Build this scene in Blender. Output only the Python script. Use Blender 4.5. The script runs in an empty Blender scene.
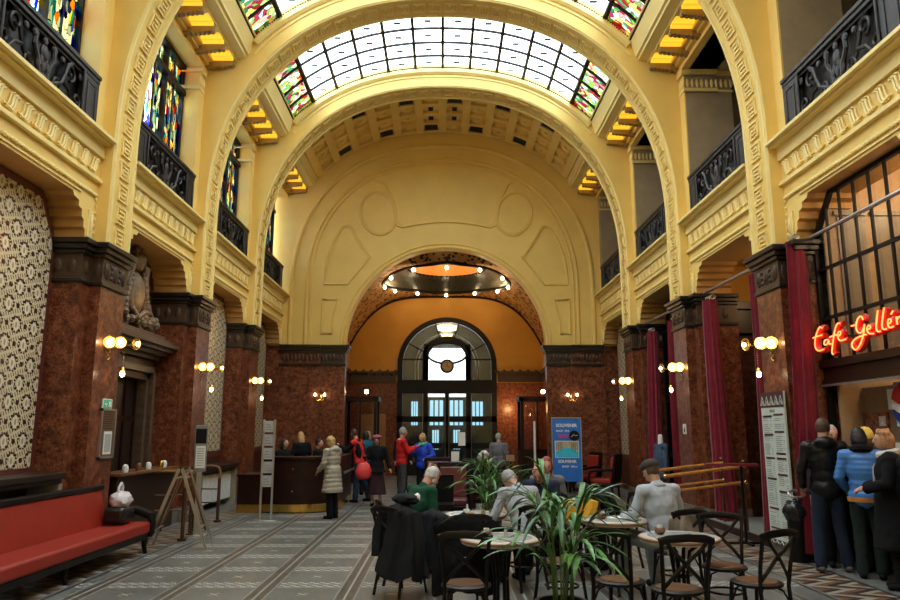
WORLD = 5.0; EXPO = 0.5; VOXF = 1.3
import bpy, bmesh, math, random
from mathutils import Vector, Matrix, Euler, noise
random.seed(7)
PI = math.pi
sc = bpy.context.scene
COL = sc.collection
R = math.radians
H0 = 1.7          # camera height

# ------------------------------------------------------------------ object helpers
def link(o, parent=None):
    COL.objects.link(o)
    if parent is not None: o.parent = parent
    return o

def tag(o, label=None, cat=None, group=None, kind=None):
    if label: o['label'] = label
    if cat: o['category'] = cat
    if group: o['group'] = group
    if kind: o['kind'] = kind
    return o

def empty(name, loc=(0, 0, 0), rz=0.0, parent=None):
    o = bpy.data.objects.new(name, None)
    o.empty_display_size = 0.05
    o.location = loc
    o.rotation_euler = (0, 0, rz)
    return link(o, parent)

def thing(name, label, cat, loc=(0, 0, 0), rz=0.0, group=None):
    return tag(empty(name, loc, rz), label, cat, group)

def struct(name, parent=None):
    o = empty(name, parent=parent)
    if parent is None: o['kind'] = 'structure'
    return o

def copy_tree(o, parent=None):
    c = o.copy(); COL.objects.link(c)
    if parent is not None: c.parent = parent
    for ch in list(o.children): copy_tree(ch, c)
    return c

class MB:
    def __init__(s): s.v = []; s.f = []; s.m = []; s.cm = 0
    def add(s, vs, fs):
        b = len(s.v); s.v += [Vector(v) for v in vs]
        s.f += [[i + b for i in f] for f in fs]; s.m += [s.cm] * len(fs)
        return s
    def mark(s): return len(s.v)
    def xf(s, M, a=0):
        for i in range(a, len(s.v)): s.v[i] = M @ s.v[i]
        return s
    def box(s, x0, x1, y0, y1, z0, z1):
        return s.add([(x0,y0,z0),(x1,y0,z0),(x1,y1,z0),(x0,y1,z0),(x0,y0,z1),(x1,y0,z1),(x1,y1,z1),(x0,y1,z1)],
                     [(0,3,2,1),(4,5,6,7),(0,1,5,4),(1,2,6,5),(2,3,7,6),(3,0,4,7)])
    def cbox(s, c, d, rz=0.0, M=None):
        a = s.mark(); s.box(-d[0]/2, d[0]/2, -d[1]/2, d[1]/2, -d[2]/2, d[2]/2)
        return s.xf(Matrix.Translation(c) @ (M if M else Matrix.Rotation(rz, 4, 'Z')), a)
    def prism(s, poly, axis, a, b):
        n = len(poly)
        def P(p, t):
            return {'x': (t, p[0], p[1]), 'y': (p[0], t, p[1]), 'z': (p[0], p[1], t)}[axis]
        vs = [P(p, a) for p in poly] + [P(p, b) for p in poly]
        fs = [list(range(n)), list(range(2*n-1, n-1, -1))] + [(i, (i+1) % n, n+(i+1) % n, n+i) for i in range(n)]
        return s.add(vs, fs)
    def tube(s, pts, r, n=8, closed=False, radii=None, flat=1.0, up=None):
        pts = [Vector(p) for p in pts]; m = len(pts); vs = []; fs = []
        prev = None
        for i, p in enumerate(pts):
            if closed: t = pts[(i+1) % m] - pts[i-1]
            else: t = pts[min(i+1, m-1)] - pts[max(i-1, 0)]
            if t.length < 1e-9: t = Vector((0, 0, 1))
            t.normalize()
            ref = Vector(up) if up else (prev if prev is not None else (Vector((0, 0, 1)) if abs(t.z) < .9 else Vector((1, 0, 0))))
            a = ref - t * ref.dot(t)
            if a.length < 1e-6: a = t.orthogonal()
            a.normalize(); prev = a; b = t.cross(a)
            rr = radii[i] if radii else r
            for k in range(n):
                an = 2*PI*(k+.5)/n
                vs.append(p + a*math.cos(an)*rr*flat + b*math.sin(an)*rr)
        for i in range(m if closed else m-1):
            j = (i+1) % m
            for k in range(n):
                fs.append((i*n+k, i*n+(k+1) % n, j*n+(k+1) % n, j*n+k))
        if not closed:
            fs.append(list(range(n-1, -1, -1))); fs.append([(m-1)*n+k for k in range(n)])
        return s.add(vs, fs)
    def cyl(s, p, q, r, n=12, r2=None):
        return s.tube([p, q], r, n, radii=[r, r if r2 is None else r2])
    def lathe(s, prof, c=(0, 0, 0), n=20, M=None, sx=1, sy=1):
        vs = []; fs = []
        m = len(prof)
        for r, z in prof:
            for k in range(n):
                an = 2*PI*k/n
                v = Vector((r*sx*math.cos(an), r*sy*math.sin(an), z))
                vs.append((M @ v if M else v) + Vector(c))
        for i in range(m-1):
            for k in range(n): fs.append((i*n+k, i*n+(k+1) % n, (i+1)*n+(k+1) % n, (i+1)*n+k))
        fs.append(list(range(n-1, -1, -1))); fs.append([(m-1)*n+k for k in range(n)])
        return s.add(vs, fs)
    def sph(s, c, r, n=12, M=None):
        if not hasattr(r, '__len__'): r = (r, r, r)
        k = max(4, n//2)
        prof = [(max(1e-4, math.sin(PI*i/k)), -math.cos(PI*i/k)) for i in range(k+1)]
        S = Matrix.Diagonal((r[0], r[1], r[2], 1))
        a = s.mark(); s.lathe(prof, (0, 0, 0), n)
        return s.xf(Matrix.Translation(c) @ (M.to_4x4() if M else Matrix.Identity(4)) @ S, a)
    def cap(s, p, q, r1, r2, n=10):
        p = Vector(p); q = Vector(q)
        s.sph(p, r1, n); s.sph(q, r2, n)
        if (p-q).length > 1e-4: s.cyl(p, q, r1, n, r2)
        return s
    def grid(s, nu, nv, fn, closed_u=False):
        vs = [fn(i/(nu-1) if not closed_u else i/nu, j/(nv-1)) for j in range(nv) for i in range(nu)]
        fs = []
        for j in range(nv-1):
            for i in range(nu if closed_u else nu-1):
                i2 = (i+1) % nu
                fs.append((j*nu+i, j*nu+i2, (j+1)*nu+i2, (j+1)*nu+i))
        return s.add(vs, fs)
    def build(s, name, mat, parent=None, smooth=30, bevel=0, normals=True):
        me = bpy.data.meshes.new(name)
        me.from_pydata([tuple(v) for v in s.v], [], s.f)
        mats = mat if isinstance(mat, (list, tuple)) else [mat]
        for m in mats: me.materials.append(m)
        if len(mats) > 1:
            for p, k in zip(me.polygons, s.m): p.material_index = k
        if normals:
            bm = bmesh.new(); bm.from_mesh(me)
            bmesh.ops.recalc_face_normals(bm, faces=bm.faces)
            bm.to_mesh(me); bm.free()
        if smooth:
            for p in me.polygons: p.use_smooth = True
            me.set_sharp_from_angle(angle=R(smooth))
        o = bpy.data.objects.new(name, me)
        link(o, parent)
        if bevel:
            b = o.modifiers.new('bevel', 'BEVEL'); b.width = bevel; b.segments = 2; b.limit_method = 'ANGLE'; b.angle_limit = R(40)
        return o

# ------------------------------------------------------------------ node expression helper
class X:
    """a float socket with arithmetic"""
    nt = None
    def __init__(s, v): s.v = v
    @staticmethod
    def op(o, *a):
        n = X.nt.nodes.new('ShaderNodeMath'); n.operation = o
        for i, q in enumerate(a):
            q = q.v if isinstance(q, X) else q
            if isinstance(q, (int, float)): n.inputs[i].default_value = q
            else: X.nt.links.new(q, n.inputs[i])
        return X(n.outputs[0])
    def __add__(s, o): return X.op('ADD', s, o)
    __radd__ = __add__
    def __sub__(s, o): return X.op('SUBTRACT', s, o)
    def __rsub__(s, o): return X.op('SUBTRACT', o, s)
    def __mul__(s, o): return X.op('MULTIPLY', s, o)
    __rmul__ = __mul__
    def __truediv__(s, o): return X.op('DIVIDE', s, o)
    def __lt__(s, o): return X.op('LESS_THAN', s, o)
    def __gt__(s, o): return X.op('GREATER_THAN', s, o)
def fr(a): return X.op('FRACT', a)
def fl(a): return X.op('FLOOR', a)
def ab(a): return X.op('ABSOLUTE', a)
def mx(a, b): return X.op('MAXIMUM', a, b)
def mn(a, b): return X.op('MINIMUM', a, b)
def mod(a, b): return X.op('FLOORED_MODULO', a, b)
def sq(a): return X.op('SQRT', a)
def band(a, lo, hi): return (a > lo) * (a < hi)

MATS = {}
def newmat(name):
    m = bpy.data.materials.new(name); m.use_nodes = True
    nt = m.node_tree; X.nt = nt
    b = nt.nodes['Principled BSDF']
    MATS[name] = m
    return m, nt, b
def coords(nt, kind='Object'):
    t = nt.nodes.new('ShaderNodeTexCoord'); s = nt.nodes.new('ShaderNodeSeparateXYZ')
    nt.links.new(t.outputs[kind], s.inputs[0])
    return t.outputs[kind], X(s.outputs[0]), X(s.outputs[1]), X(s.outputs[2])
def wcoords(nt):
    t = nt.nodes.new('ShaderNodeNewGeometry'); s = nt.nodes.new('ShaderNodeSeparateXYZ')
    nt.links.new(t.outputs['Position'], s.inputs[0])
    return t.outputs['Position'], X(s.outputs[0]), X(s.outputs[1]), X(s.outputs[2])
def mixc(nt, fac, a, b, mode='MIX'):
    n = nt.nodes.new('ShaderNodeMix'); n.data_type = 'RGBA'; n.blend_type = mode
    def setv(i, q):
        q = q.v if isinstance(q, X) else q
        if isinstance(q, (int, float)): n.inputs[i].default_value = q
        elif isinstance(q, tuple): n.inputs[i].default_value = (*q[:3], 1)
        else: nt.links.new(q, n.inputs[i])
    setv(0, fac); setv(6, a); setv(7, b)
    return n.outputs[2]
def noise_n(nt, vec, scale, detail=4, rough=.6):
    n = nt.nodes.new('ShaderNodeTexNoise'); n.inputs['Scale'].default_value = scale
    n.inputs['Detail'].default_value = detail; n.inputs['Roughness'].default_value = rough
    if vec is not None: nt.links.new(vec, n.inputs['Vector'])
    return n
def ramp(nt, fac, stops):
    n = nt.nodes.new('ShaderNodeValToRGB'); nt.links.new(fac.v if isinstance(fac, X) else fac, n.inputs[0])
    e = n.color_ramp.elements
    while len(e) < len(stops): e.new(.5)
    for k, (p, c) in enumerate(stops): e[k].position = p; e[k].color = (*c, 1)
    return n.outputs[0]
def bump(nt, b, h, s=.3, d=.01):
    n = nt.nodes.new('ShaderNodeBump'); n.inputs['Strength'].default_value = s; n.inputs['Distance'].default_value = d
    nt.links.new(h.v if isinstance(h, X) else h, n.inputs['Height']); nt.links.new(n.outputs[0], b.inputs['Normal'])

def simple(name, c, rough=.5, metal=0, var=.12, scale=8, bmp=0, spec=None, coat=0, sheen=0):
    m, nt, b = newmat(name)
    pos = coords(nt)[0]
    n = noise_n(nt, pos, scale)
    lo = tuple(max(0, v*(1-var)) for v in c); hi = tuple(min(1, v*(1+var)) for v in c)
    nt.links.new(ramp(nt, n.outputs[0], [(.3, lo), (.7, hi)]), b.inputs['Base Color'])
    b.inputs['Roughness'].default_value = rough; b.inputs['Metallic'].default_value = metal
    if spec is not None: b.inputs['Specular IOR Level'].default_value = spec
    if coat: b.inputs['Coat Weight'].default_value = coat
    if sheen: b.inputs['Sheen Weight'].default_value = sheen
    if bmp: bump(nt, b, n.outputs[0], bmp)
    return m
def emit(name, c, s):
    m, nt, b = newmat(name)
    b.inputs['Base Color'].default_value = (*c, 1)
    b.inputs['Emission Color'].default_value = (*c, 1); b.inputs['Emission Strength'].default_value = s
    return m
def cloth(name, c, rough=.85, var=.1, scale=25, bmp=.25, sheen=0):
    return simple(name, c, rough, 0, var, scale, bmp, spec=.2, sheen=sheen)

# ------------------------------------------------------------------ materials
cream = simple('cream_plaster', (.84, .59, .165), .6, var=.05, scale=1.5)
cream_trim = simple('cream_plaster_trim', (.87, .69, .27), .55, var=.04, scale=2)
ochre = simple('ochre_plaster', (.52, .27, .035), .6, var=.1, scale=1.2)
greyplaster = simple('grey_brown_plaster', (.36, .28, .17), .75, var=.12, scale=3)
dark_void = simple('dark_vent_mesh', (.015, .013, .01), .8)
iron_l = simple('black_cast_iron', (.014, .011, .010), .5, .2, var=.3, scale=20, bmp=.3)
iron = simple('dark_cast_iron', (.038, .036, .038), .5, .3, var=.2, scale=20, bmp=.3)
blackmetal = simple('black_metal', (.006, .0055, .0055), .45, .1, spec=.25)
black_stone = simple('black_cornice_stone', (.014, .009, .007), .36, var=.4, scale=12)
capstone = simple('brown_carved_capital', (.050, .026, .014), .4, var=.4, scale=25, bmp=.5)
darkwood = simple('dark_brown_wood', (.020, .0055, .0035), .38, var=.4, scale=5, spec=.3)
midwood = simple('mid_brown_wood', (.16, .06, .022), .35, var=.3, scale=6)
brass = simple('polished_brass', (.75, .48, .12), .25, 1.0, var=.15)
steel = simple('brushed_steel', (.5, .49, .47), .35, .9, var=.08)
white_paint = simple('white_enamel', (.75, .76, .72), .4)
paper = simple('white_paper', (.75, .75, .70), .7, var=.04)
stonecrest = simple('brown_grey_carved_stone', (.15, .10, .055), .55, var=.35, scale=14, bmp=.6)
glassmat = None
def marble(name, c1, c2, c3, rough=.42):
    m, nt, b = newmat(name)
    pos = wcoords(nt)[0]
    n1 = noise_n(nt, pos, 9, 8, .7); n2 = noise_n(nt, pos, 38, 4, .65)
    a = ramp(nt, n1.outputs[0], [(.35, c1), (.5, c2), (.68, c3)])
    k = ramp(nt, n2.outputs[0], [(.38, (.25, .25, .25)), (.55, (1, 1, 1)), (.75, (1.0, .9, .8))])
    nt.links.new(mixc(nt, .75, a, k, 'MULTIPLY'), b.inputs['Base Color'])
    b.inputs['Roughness'].default_value = rough
    b.inputs['Specular IOR Level'].default_value = .35
    return m
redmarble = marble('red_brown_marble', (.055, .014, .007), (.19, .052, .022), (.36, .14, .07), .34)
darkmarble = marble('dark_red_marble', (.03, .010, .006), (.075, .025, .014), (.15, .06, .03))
frame_red = simple('oxblood_frame', (.13, .035, .025), .4)

def mat_glass():
    m, nt, b = newmat('clear_glass')
    b.inputs['Base Color'].default_value = (.8, .85, .85, 1); b.inputs['Roughness'].default_value = .03
    tr = nt.nodes.new('ShaderNodeBsdfTransparent'); tr.inputs[0].default_value = (.88, .9, .9, 1)
    gl = nt.nodes.new('ShaderNodeBsdfGlossy'); gl.inputs['Roughness'].default_value = .03
    mixn = nt.nodes.new('ShaderNodeMixShader'); mixn.inputs[0].default_value = .06; nt.links.new(tr.outputs[0], mixn.inputs[1]); nt.links.new(gl.outputs[0], mixn.inputs[2])
    nt.links.new(mixn.outputs[0], nt.nodes['Material Output'].inputs[0])
    return m
glassmat = mat_glass()

GB = [1.0]
def stained(name, axes, scale, stops, lead=.06, stretch=(1, 1), clear=None):
    """leaded coloured glass: transparent with a voronoi of colours. axes: which world axes span the pane"""
    m, nt, b = newmat(name)
    w = wcoords(nt); c = {'x': w[1], 'y': w[2], 'z': w[3]}
    cb = nt.nodes.new('ShaderNodeCombineXYZ')
    nt.links.new((c[axes[0]]*stretch[0]).v, cb.inputs[0]); nt.links.new((c[axes[1]]*stretch[1]).v, cb.inputs[1])
    nz = noise_n(nt, cb.outputs[0], 2.5, 2)
    ad = nt.nodes.new('ShaderNodeVectorMath'); ad.operation = 'MULTIPLY_ADD'
    nt.links.new(nz.outputs['Color'], ad.inputs[0]); ad.inputs[1].default_value = (.35, .35, 0); nt.links.new(cb.outputs[0], ad.inputs[2])
    v = nt.nodes.new('ShaderNodeTexVoronoi'); v.voronoi_dimensions = '2D'; v.inputs['Scale'].default_value = scale
    nt.links.new(ad.outputs[0], v.inputs['Vector'])
    e = nt.nodes.new('ShaderNodeTexVoronoi'); e.voronoi_dimensions = '2D'; e.feature = 'DISTANCE_TO_EDGE'; e.inputs['Scale'].default_value = scale
    nt.links.new(ad.outputs[0], e.inputs['Vector'])
    s = nt.nodes.new('ShaderNodeSeparateColor'); nt.links.new(v.outputs['Color'], s.inputs[0])
    rc = nt.nodes.new('ShaderNodeValToRGB'); rc.color_ramp.interpolation = 'CONSTANT'; nt.links.new(s.outputs[0], rc.inputs[0])
    el = rc.color_ramp.elements
    while len(el) < len(stops): el.new(.5)
    for k, col in enumerate(stops): el[k].position = k/len(stops); el[k].color = (*col, 1)
    br = X(s.outputs[1])*.7*GB[0] + .5*GB[0]
    shade = mixc(nt, 1.0, rc.outputs[0], mixc(nt, X(e.outputs[0]) < lead, (1, 1, 1), (.01, .01, .01)), 'MULTIPLY')
    vm = nt.nodes.new('ShaderNodeVectorMath'); vm.operation = 'SCALE'; nt.links.new(shade, vm.inputs[0]); nt.links.new(br.v, vm.inputs['Scale'])
    tr = nt.nodes.new('ShaderNodeBsdfTransparent'); nt.links.new(vm.outputs[0], tr.inputs[0])
    nt.links.new(tr.outputs[0], nt.nodes['Material Output'].inputs[0])
    return m
sg_window = stained('stained_glass_window', 'yz', 8.0,
    [(.03,.08,.6),(.9,.92,.9),(.06,.45,.6),(.7,.9,.95),(.95,.75,.1),(.5,.75,.95),(.02,.03,.3),(.9,.92,.95),(.65,.06,.03),(.75,.85,.95),(.8,.88,.95),(.1,.2,.7),(.9,.4,.05),(.3,.65,.75)],
    .028, (1.9, .75))
GB[0] = .42
sg_edge = stained('stained_glass_skylight_edge', 'xy', 10.5,
    [(.5,.02,.02),(.95,.75,.15),(.2,.5,.06),(.95,.9,.6),(.3,.02,.05),(.05,.22,.08),(.85,.3,.25),(.4,.55,.15),(.6,.75,.7)], .05)
def mat_sky():
    m, nt, b = newmat('frosted_skylight_glass')
    p, x, y, z = wcoords(nt)
    u = ab(fr((x+40)/.25)-.5) ; v = ab(fr((y+40)/.27)-.5)
    line = mx(u > .475, v > .47)
    tr = nt.nodes.new('ShaderNodeBsdfTransparent')
    nt.links.new(mixc(nt, line, (.93, .96, .97), (.70, .76, .76)), tr.inputs[0])
    nt.links.new(tr.outputs[0], nt.nodes['Material Output'].inputs[0])
    return m
skyglass = mat_sky()

def mat_wallpaper(ax):
    m, nt, b = newmat('floral_wallpaper_' + ax)
    p, x, y, z = wcoords(nt)
    U = (y if ax == 'y' else x); 
    W_, H_ = .40, .48
    row = fl(z/(H_/2) + .0)
    u = fr(U/W_ + mod(row, 2)*.5) - .5; v = fr(z/(H_/2)) - .5
    u = u*W_; v = v*(H_/2)
    def ell(cx, cy, rx, ry): return ((ab(u)-cx)*(ab(u)-cx)/(rx*rx) + (v-cy)*(v-cy)/(ry*ry)) < 1
    # dark leaf sprays around a light medallion
    med = ell(0, .0, .055, .075)
    dark = mx(mx(ell(.075, .07, .03, .018), ell(.07, -.065, .028, .02)), mx(ell(.0, .098, .028, .014), ell(.03, -.095, .022, .012)))
    dark = mx(dark, mx(ell(.185, .0, .022, .034), ell(.045, .09, .016, .03)))
    dark = mx(dark, mx(ell(.1, .03, .022, .012), ell(.1, -.02, .014, .024)))
    # diagonal trellis dashes
    d1 = ab(fr((U*1.0 + z*.55)/.055) - .5); d2 = fr((z - U*.3)/.09)
    dash = (d1 < .17)*(d2 < .62)
    nz = noise_n(nt, p, 40, 2)
    base = mixc(nt, dash, (.60, .53, .34), (.20, .10, .05))
    base = mixc(nt, med, base, mixc(nt, ell(0, 0, .022, .04), (.70, .64, .48), (.42, .34, .2)))
    base = mixc(nt, dark*(X(nz.outputs[0]) > .30), base, (.045, .012, .012))
    nt.links.new(base, b.inputs['Base Color']); b.inputs['Roughness'].default_value = .45
    return m
wallpaper = mat_wallpaper('y')

def mat_vault():
    m, nt, b = newmat('painted_floral_vault')
    p, x, y, z = wcoords(nt)
    v = nt.nodes.new('ShaderNodeTexVoronoi'); v.inputs['Scale'].default_value = 6.5; nt.links.new(p, v.inputs['Vector'])
    n = noise_n(nt, p, 14, 3)
    k = (X(v.outputs[0])*1.3 + X(n.outputs[0])*.7)
    nt.links.new(mixc(nt, k < .86, (.46, .25, .08), (.03, .012, .006)), b.inputs['Base Color']); b.inputs['Roughness'].default_value = .7
    return m
vaultmat = mat_vault()

def mat_floor():
    m, nt, b = newmat('mosaic_tile_floor')
    p, x, y, z = wcoords(nt)
    xm = ab(x + .03)
    inner = xm < 4.02
    n1 = noise_n(nt, p, 1.1, 5); n2 = noise_n(nt, p, 60, 2, .5)
    base = ramp(nt, n1.outputs[0], [(.3, (.118, .121, .110)), (.7, (.172, .175, .158))])
    spk = ramp(nt, n2.outputs[0], [(.35, (.75, .75, .75)), (.65, (1.1, 1.1, 1.1))])
    base = mixc(nt, 1.0, base, spk, 'MULTIPLY')
    g = .93
    # longitudinal double strips
    fx = ab(mod(x + 1.93 + g/2, g) - g/2)
    strip = band(fx, .018, .085); thin = fx < .006; edge = band(fx, .10, .106)
    # dotted transverse bands
    fy = ab(mod(y + .35, g) - g/2)
    ty = fy < .138
    chk = (mod(fl(x/.06) + fl(y/.055), 2) > .5)
    small = band(fy, .0, .02)
    dot = ty*chk*(1-small)*(1-(fx < .12))
    # small crosses between
    cx = ab(mod(x + 1.93, g) - g/2); cy = ab(mod(y + .35 + g/2, g) - g/2)
    cross = mx((ab(cx-cy) < .010)*(mx(cx, cy) < .055), 0.0)
    base = mixc(nt, dot, base, (.42, .42, .37))
    base = mixc(nt, cross, base, (.48, .46, .40))
    base = mixc(nt, strip, base, (.085, .075, .06))
    base = mixc(nt, mx(thin, edge), base, (.42, .42, .38))
    # zigzag border
    t = fr(y/.42); tri = ab(t-.5)*2
    q = (xm - 4.12)/.6 
    zz = fr(q*1.5 + tri*.9)
    zig = mixc(nt, zz < .33, mixc(nt, zz > .66, (.04, .028, .022), (.30, .26, .20)), (.15, .085, .05))
    bl = mx(band(xm, 4.02, 4.06), band(xm, 4.74, 4.79))
    zig = mixc(nt, bl, zig, (.03, .03, .03))
    zig = mixc(nt, mx(band(xm, 4.06, 4.10), xm > 4.79), zig, (.16, .16, .145))
    col = mixc(nt, inner, zig, base)
    nt.links.new(col, b.inputs['Base Color'])
    r = ramp(nt, n1.outputs[0], [(.3, (.30,)*3), (.7, (.42,)*3)])
    nt.links.new(r, b.inputs['Roughness'])
    b.inputs['Specular IOR Level'].default_value = .4
    return m
floormat = mat_floor()
velvet = cloth('crimson_velvet', (.17, .006, .017), .7, .25, 6, .2, sheen=.2)
orangeleather = simple('orange_red_upholstery', (.27, .013, .003), .55, var=.12, scale=3)
amber = None
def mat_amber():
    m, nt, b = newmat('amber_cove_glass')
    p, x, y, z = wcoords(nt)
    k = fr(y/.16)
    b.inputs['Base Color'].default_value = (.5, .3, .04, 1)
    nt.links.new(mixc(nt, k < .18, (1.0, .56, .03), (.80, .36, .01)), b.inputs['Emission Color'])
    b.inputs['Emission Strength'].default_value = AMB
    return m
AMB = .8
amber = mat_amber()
bulbmat = emit('lit_bulb', (1, .78, .45), 17)
bulbfar = emit('lit_ring_bulb', (1, .78, .45), 25)
neon = emit('red_neon_tube', (1.0, .12, .03), 4.5)
# ------------------------------------------------------------------ the hall
CZ = 6.05; NEXP = 2.25; RI = 4.8
def se(t, r, n=NEXP):
    c, s_ = math.cos(t), math.sin(t)
    return (-r*math.copysign(abs(c)**(2/n), c), CZ + r*abs(s_)**(2/n))
def sez(x, r, n=NEXP): return CZ + r*(1-abs(x/r)**n)**(1/n)
def sex(r, xmax, k):      # points on the vault curve between -xmax..xmax, even in x
    return [(-xmax + 2*xmax*i/k, sez(-xmax + 2*xmax*i/k, r)) for i in range(k+1)]
PIERS = [-2.15, 1.9, 5.95, 10.0, 14.05, 18.1]; PW = .77; YE = 22.15; YS = -2.15
XC = 4.97; XR = 5.65
# floor
fb = MB(); fb.box(-7.6, 7.6, -2.6, 29.5, -.2, 0)
tag(fb.build('floor', floormat, smooth=0), kind='structure')

wallL = struct('wall_left'); wallR = struct('wall_right'); ceil = struct('ceiling')

def side(mb_fn, s, name, mat, parent, **k):
    """build with x mirrored for the right side"""
    mb = MB(); mb_fn(mb)
    if s > 0: mb.xf(Matrix.Diagonal((-1, 1, 1, 1)))
    return mb.build(name, mat, parent, **k)

def step_profile(y0, y1, z0, z1):
    """stepped corbel opening head, as (y,z) from the left foot up and over to the right foot"""
    a = []
    st = [(0, 0), (.0, .14), (.05, .17), (.05, .27), (.12, .30), (.12, .40), (.22, .42), (.22, .50), (.36, .52), (.40, z1-z0)]
    for dy, dz in st: a.append((y0+dy, z0+dz))
    for dy, dz in reversed(st): a.append((y1-dy, z0+dz))
    return a

def orn_square(mb, u, v, w, h, P):
    """raised square frame with a zigzag, P maps (u along, v across, out)"""
    def bar(u0, u1, v0, v1):
        pts = [P(a, b, c) for c in (0, .03) for (a, b) in ((u0, v0), (u1, v0), (u1, v1), (u0, v1))]
        mb.add(pts, [(0,3,2,1),(4,5,6,7),(0,1,5,4),(1,2,6,5),(2,3,7,6),(3,0,4,7)])
    t = .022
    bar(u-h/2, u+h/2, v-w/2, v-w/2+t); bar(u-h/2, u+h/2, v+w/2-t, v+w/2)
    bar(u-h/2, u-h/2+t, v-w/2+t, v+w/2-t); bar(u+h/2-t, u+h/2, v-w/2+t, v+w/2-t)
    bar(u-.075, u-.05, v-w/2+.06, v+w/2-.06)
    bar(u-.0125, u+.0125, v-w/2+.06, v+w/2-.06)
    bar(u+.05, u+.075, v-w/2+.06, v+w/2-.06)
    bar(u-.05, u-.0125, v-w/2+.06, v-w/2+.085); bar(u+.0125, u+.05, v+w/2-.085, v+w/2-.06)

for pi_, y0 in enumerate(PIERS):
    y1 = y0+PW; yc = (y0+y1)/2; show = y0 > 5
    # transverse rib
    K = 72
    inner = [(-RI, 4.3)] + [se(PI*i/K, RI) for i in range(K+1)] + [(RI, 4.3)]
    outer = [(-XC-.04, 4.3), (-XC-.04, 9.62), (-4.05, 9.98)] + [p for p in [se(PI*i/K, 5.42) for i in range(K+1)] if abs(p[0]) < 4.0] + [(4.05, 9.98), (XC+.04, 9.62), (XC+.04, 4.3)]
    rb = MB(); rb.prism(outer + inner[::-1], 'y', y0, y1)
    rib = rb.build('rib', cream, ceil, smooth=25)
    # rolls on both edges of the intrados and on the face below the skylight
    mo = MB()
    for yy in (y0+.05, y1-.05):
        mo.tube([(x, yy, z) for x, z in inner], .035, 6)
    for rr, yy, q in ((5.20, y0-.01, .085), (5.06, y0, .03), (5.20, y1+.01, .085), (5.06, y1, .03)):
        mo.tube([(x, yy, z) for x, z in [p for p in [se(PI*i/160, rr) for i in range(161)] if abs(p[0]) < 3.98]], q, 8)
    mo.build('rib_moulding', cream_trim, rib)
    if show:
        ob = MB()
        # arc-length parametrised ornament squares on the intrados
        path = [Vector((x, 0, z)) for x, z in inner]
        L = [0]
        for a, b in zip(path, path[1:]): L.append(L[-1] + (b-a).length)
        def at(u):
            u = max(0, min(L[-1]-1e-6, u))
            for i in range(len(L)-1):
                if L[i+1] >= u: break
            t = (path[i+1]-path[i]).normalized()
            return path[i] + t*(u-L[i]), Vector((t.z, 0, -t.x))
        def Pm(u, v, o):
            p, n = at(u); return (p.x + n.x*o, yc + v, p.z + n.z*o)
        nsq = 54
        for i in range(nsq):
            orn_square(ob, L[-1]*(i+.5)/nsq, 0, .30, .27, Pm)
        ob.build('rib_ornament', cream_trim, rib, smooth=0)
    for s in (-1, 1):
        wl = wallL if s < 0 else wallR
        # upper pier core beside windows and spandrel strip
        def core(mb):
            mb.box(-XR, -XC, y0-.27, y1+.27, 5.84, 9.62)
        side(core, s, 'pier_core', cream if s < 0 else cream, wl, smooth=0)
        def pcap(mb):
            for a, b in ((y0-.35, y0-.02), (y1+.02, y1+.35)):
                mb.box(-XR, -XC+.05, a, b, 8.92, 9.02); mb.box(-XR, -XC+.02, a+.02, b-.02, 8.55, 8.62)
                for k in range(5): mb.sph((-XC+.01, a+.05+k*.057, 8.76), (.025, .022, .1), 6)
        if show: side(pcap, s, 'pier_cap', cream_trim, wl)
        # marble pillar
        def shaft(mb):
            mb.box(-RI-.01, -XC-.05, y0+.0, y1-.0, 0, 3.74)
            mb.box(-XR-.1, -XC, y0-.27, y1+.27, 0, 3.74)
        pil = side(shaft, s, 'pillar', redmarble, wl, smooth=0)
        def ring(mb, o, z0_, z1_):
            mb.box(-RI-.01-o if False else -RI-.01+o, -XC+.001, y0-o, y1+o, z0_, z1_) if False else mb.box(-XC-.1, -RI-.01+o, y0-o, y1+o, z0_, z1_)
            mb.box(-XR-.1, -XC+o, y0-.27-o, y1+.27+o, z0_, z1_)
        def capm(mb):
            ring(mb, .03, 3.70, 3.76); ring(mb, .05, 4.10, 4.16); ring(mb, .085, 4.16, 4.235); ring(mb, .12, 4.235, 4.31)
        side(capm, s, 'capital', black_stone, pil, bevel=.012)
        def capr(mb):
            ring(mb, .012, 3.76, 4.10)
            # carved relief: scrolls and fruit
            for yy in (y0+.13, y0+.385, y0+.64):
                mb.sph((-RI+.0, yy, 3.93), (.03, .10, .13), 10); mb.sph((-RI+.015, yy, 3.93), (.03, .05, .07), 8)
            for yy in (y0+.26, y0+.51):
                for dz in (-.08, .0, .08): mb.sph((-RI, yy, 3.93+dz), (.03, .03, .035), 8)
            for yy in (y0-.14, y1+.14):
                mb.sph((-XC+.0, yy, 3.93), (.03, .08, .12), 10)
            for xx in (-5.1, -5.3, -5.5): mb.sph((xx, y0-.28, 3.93), (.07, .02, .11), 8)
            mb.sph((-4.88, y0-.01, 3.93), (.05, .02, .12), 8)
        if show: side(capr, s, 'capital_relief', capstone, pil)
        if show:
            def base(mb): mb.box(-XC-.1, -RI+.03, y0-.03, y1+.03, 0, .28); mb.box(-XR-.1, -XC+.03, y0-.3, y1+.3, 0, .26)
            side(base, s, 'plinth', simple('plinth_stone', (.16, .14, .11), .4) if 'plinth_stone' not in MATS else MATS['plinth_stone'], pil, smooth=0)

console_m = simple('shaded_console_plaster', (.36, .23, .08), .6)  # shadow on the consoles put into their plaster colour
soffit_ochre = simple('lamplit_brown_soffit', (.50, .27, .075), .6, var=.08)  # amber brown is partly warm lamplight put into the colour
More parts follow.
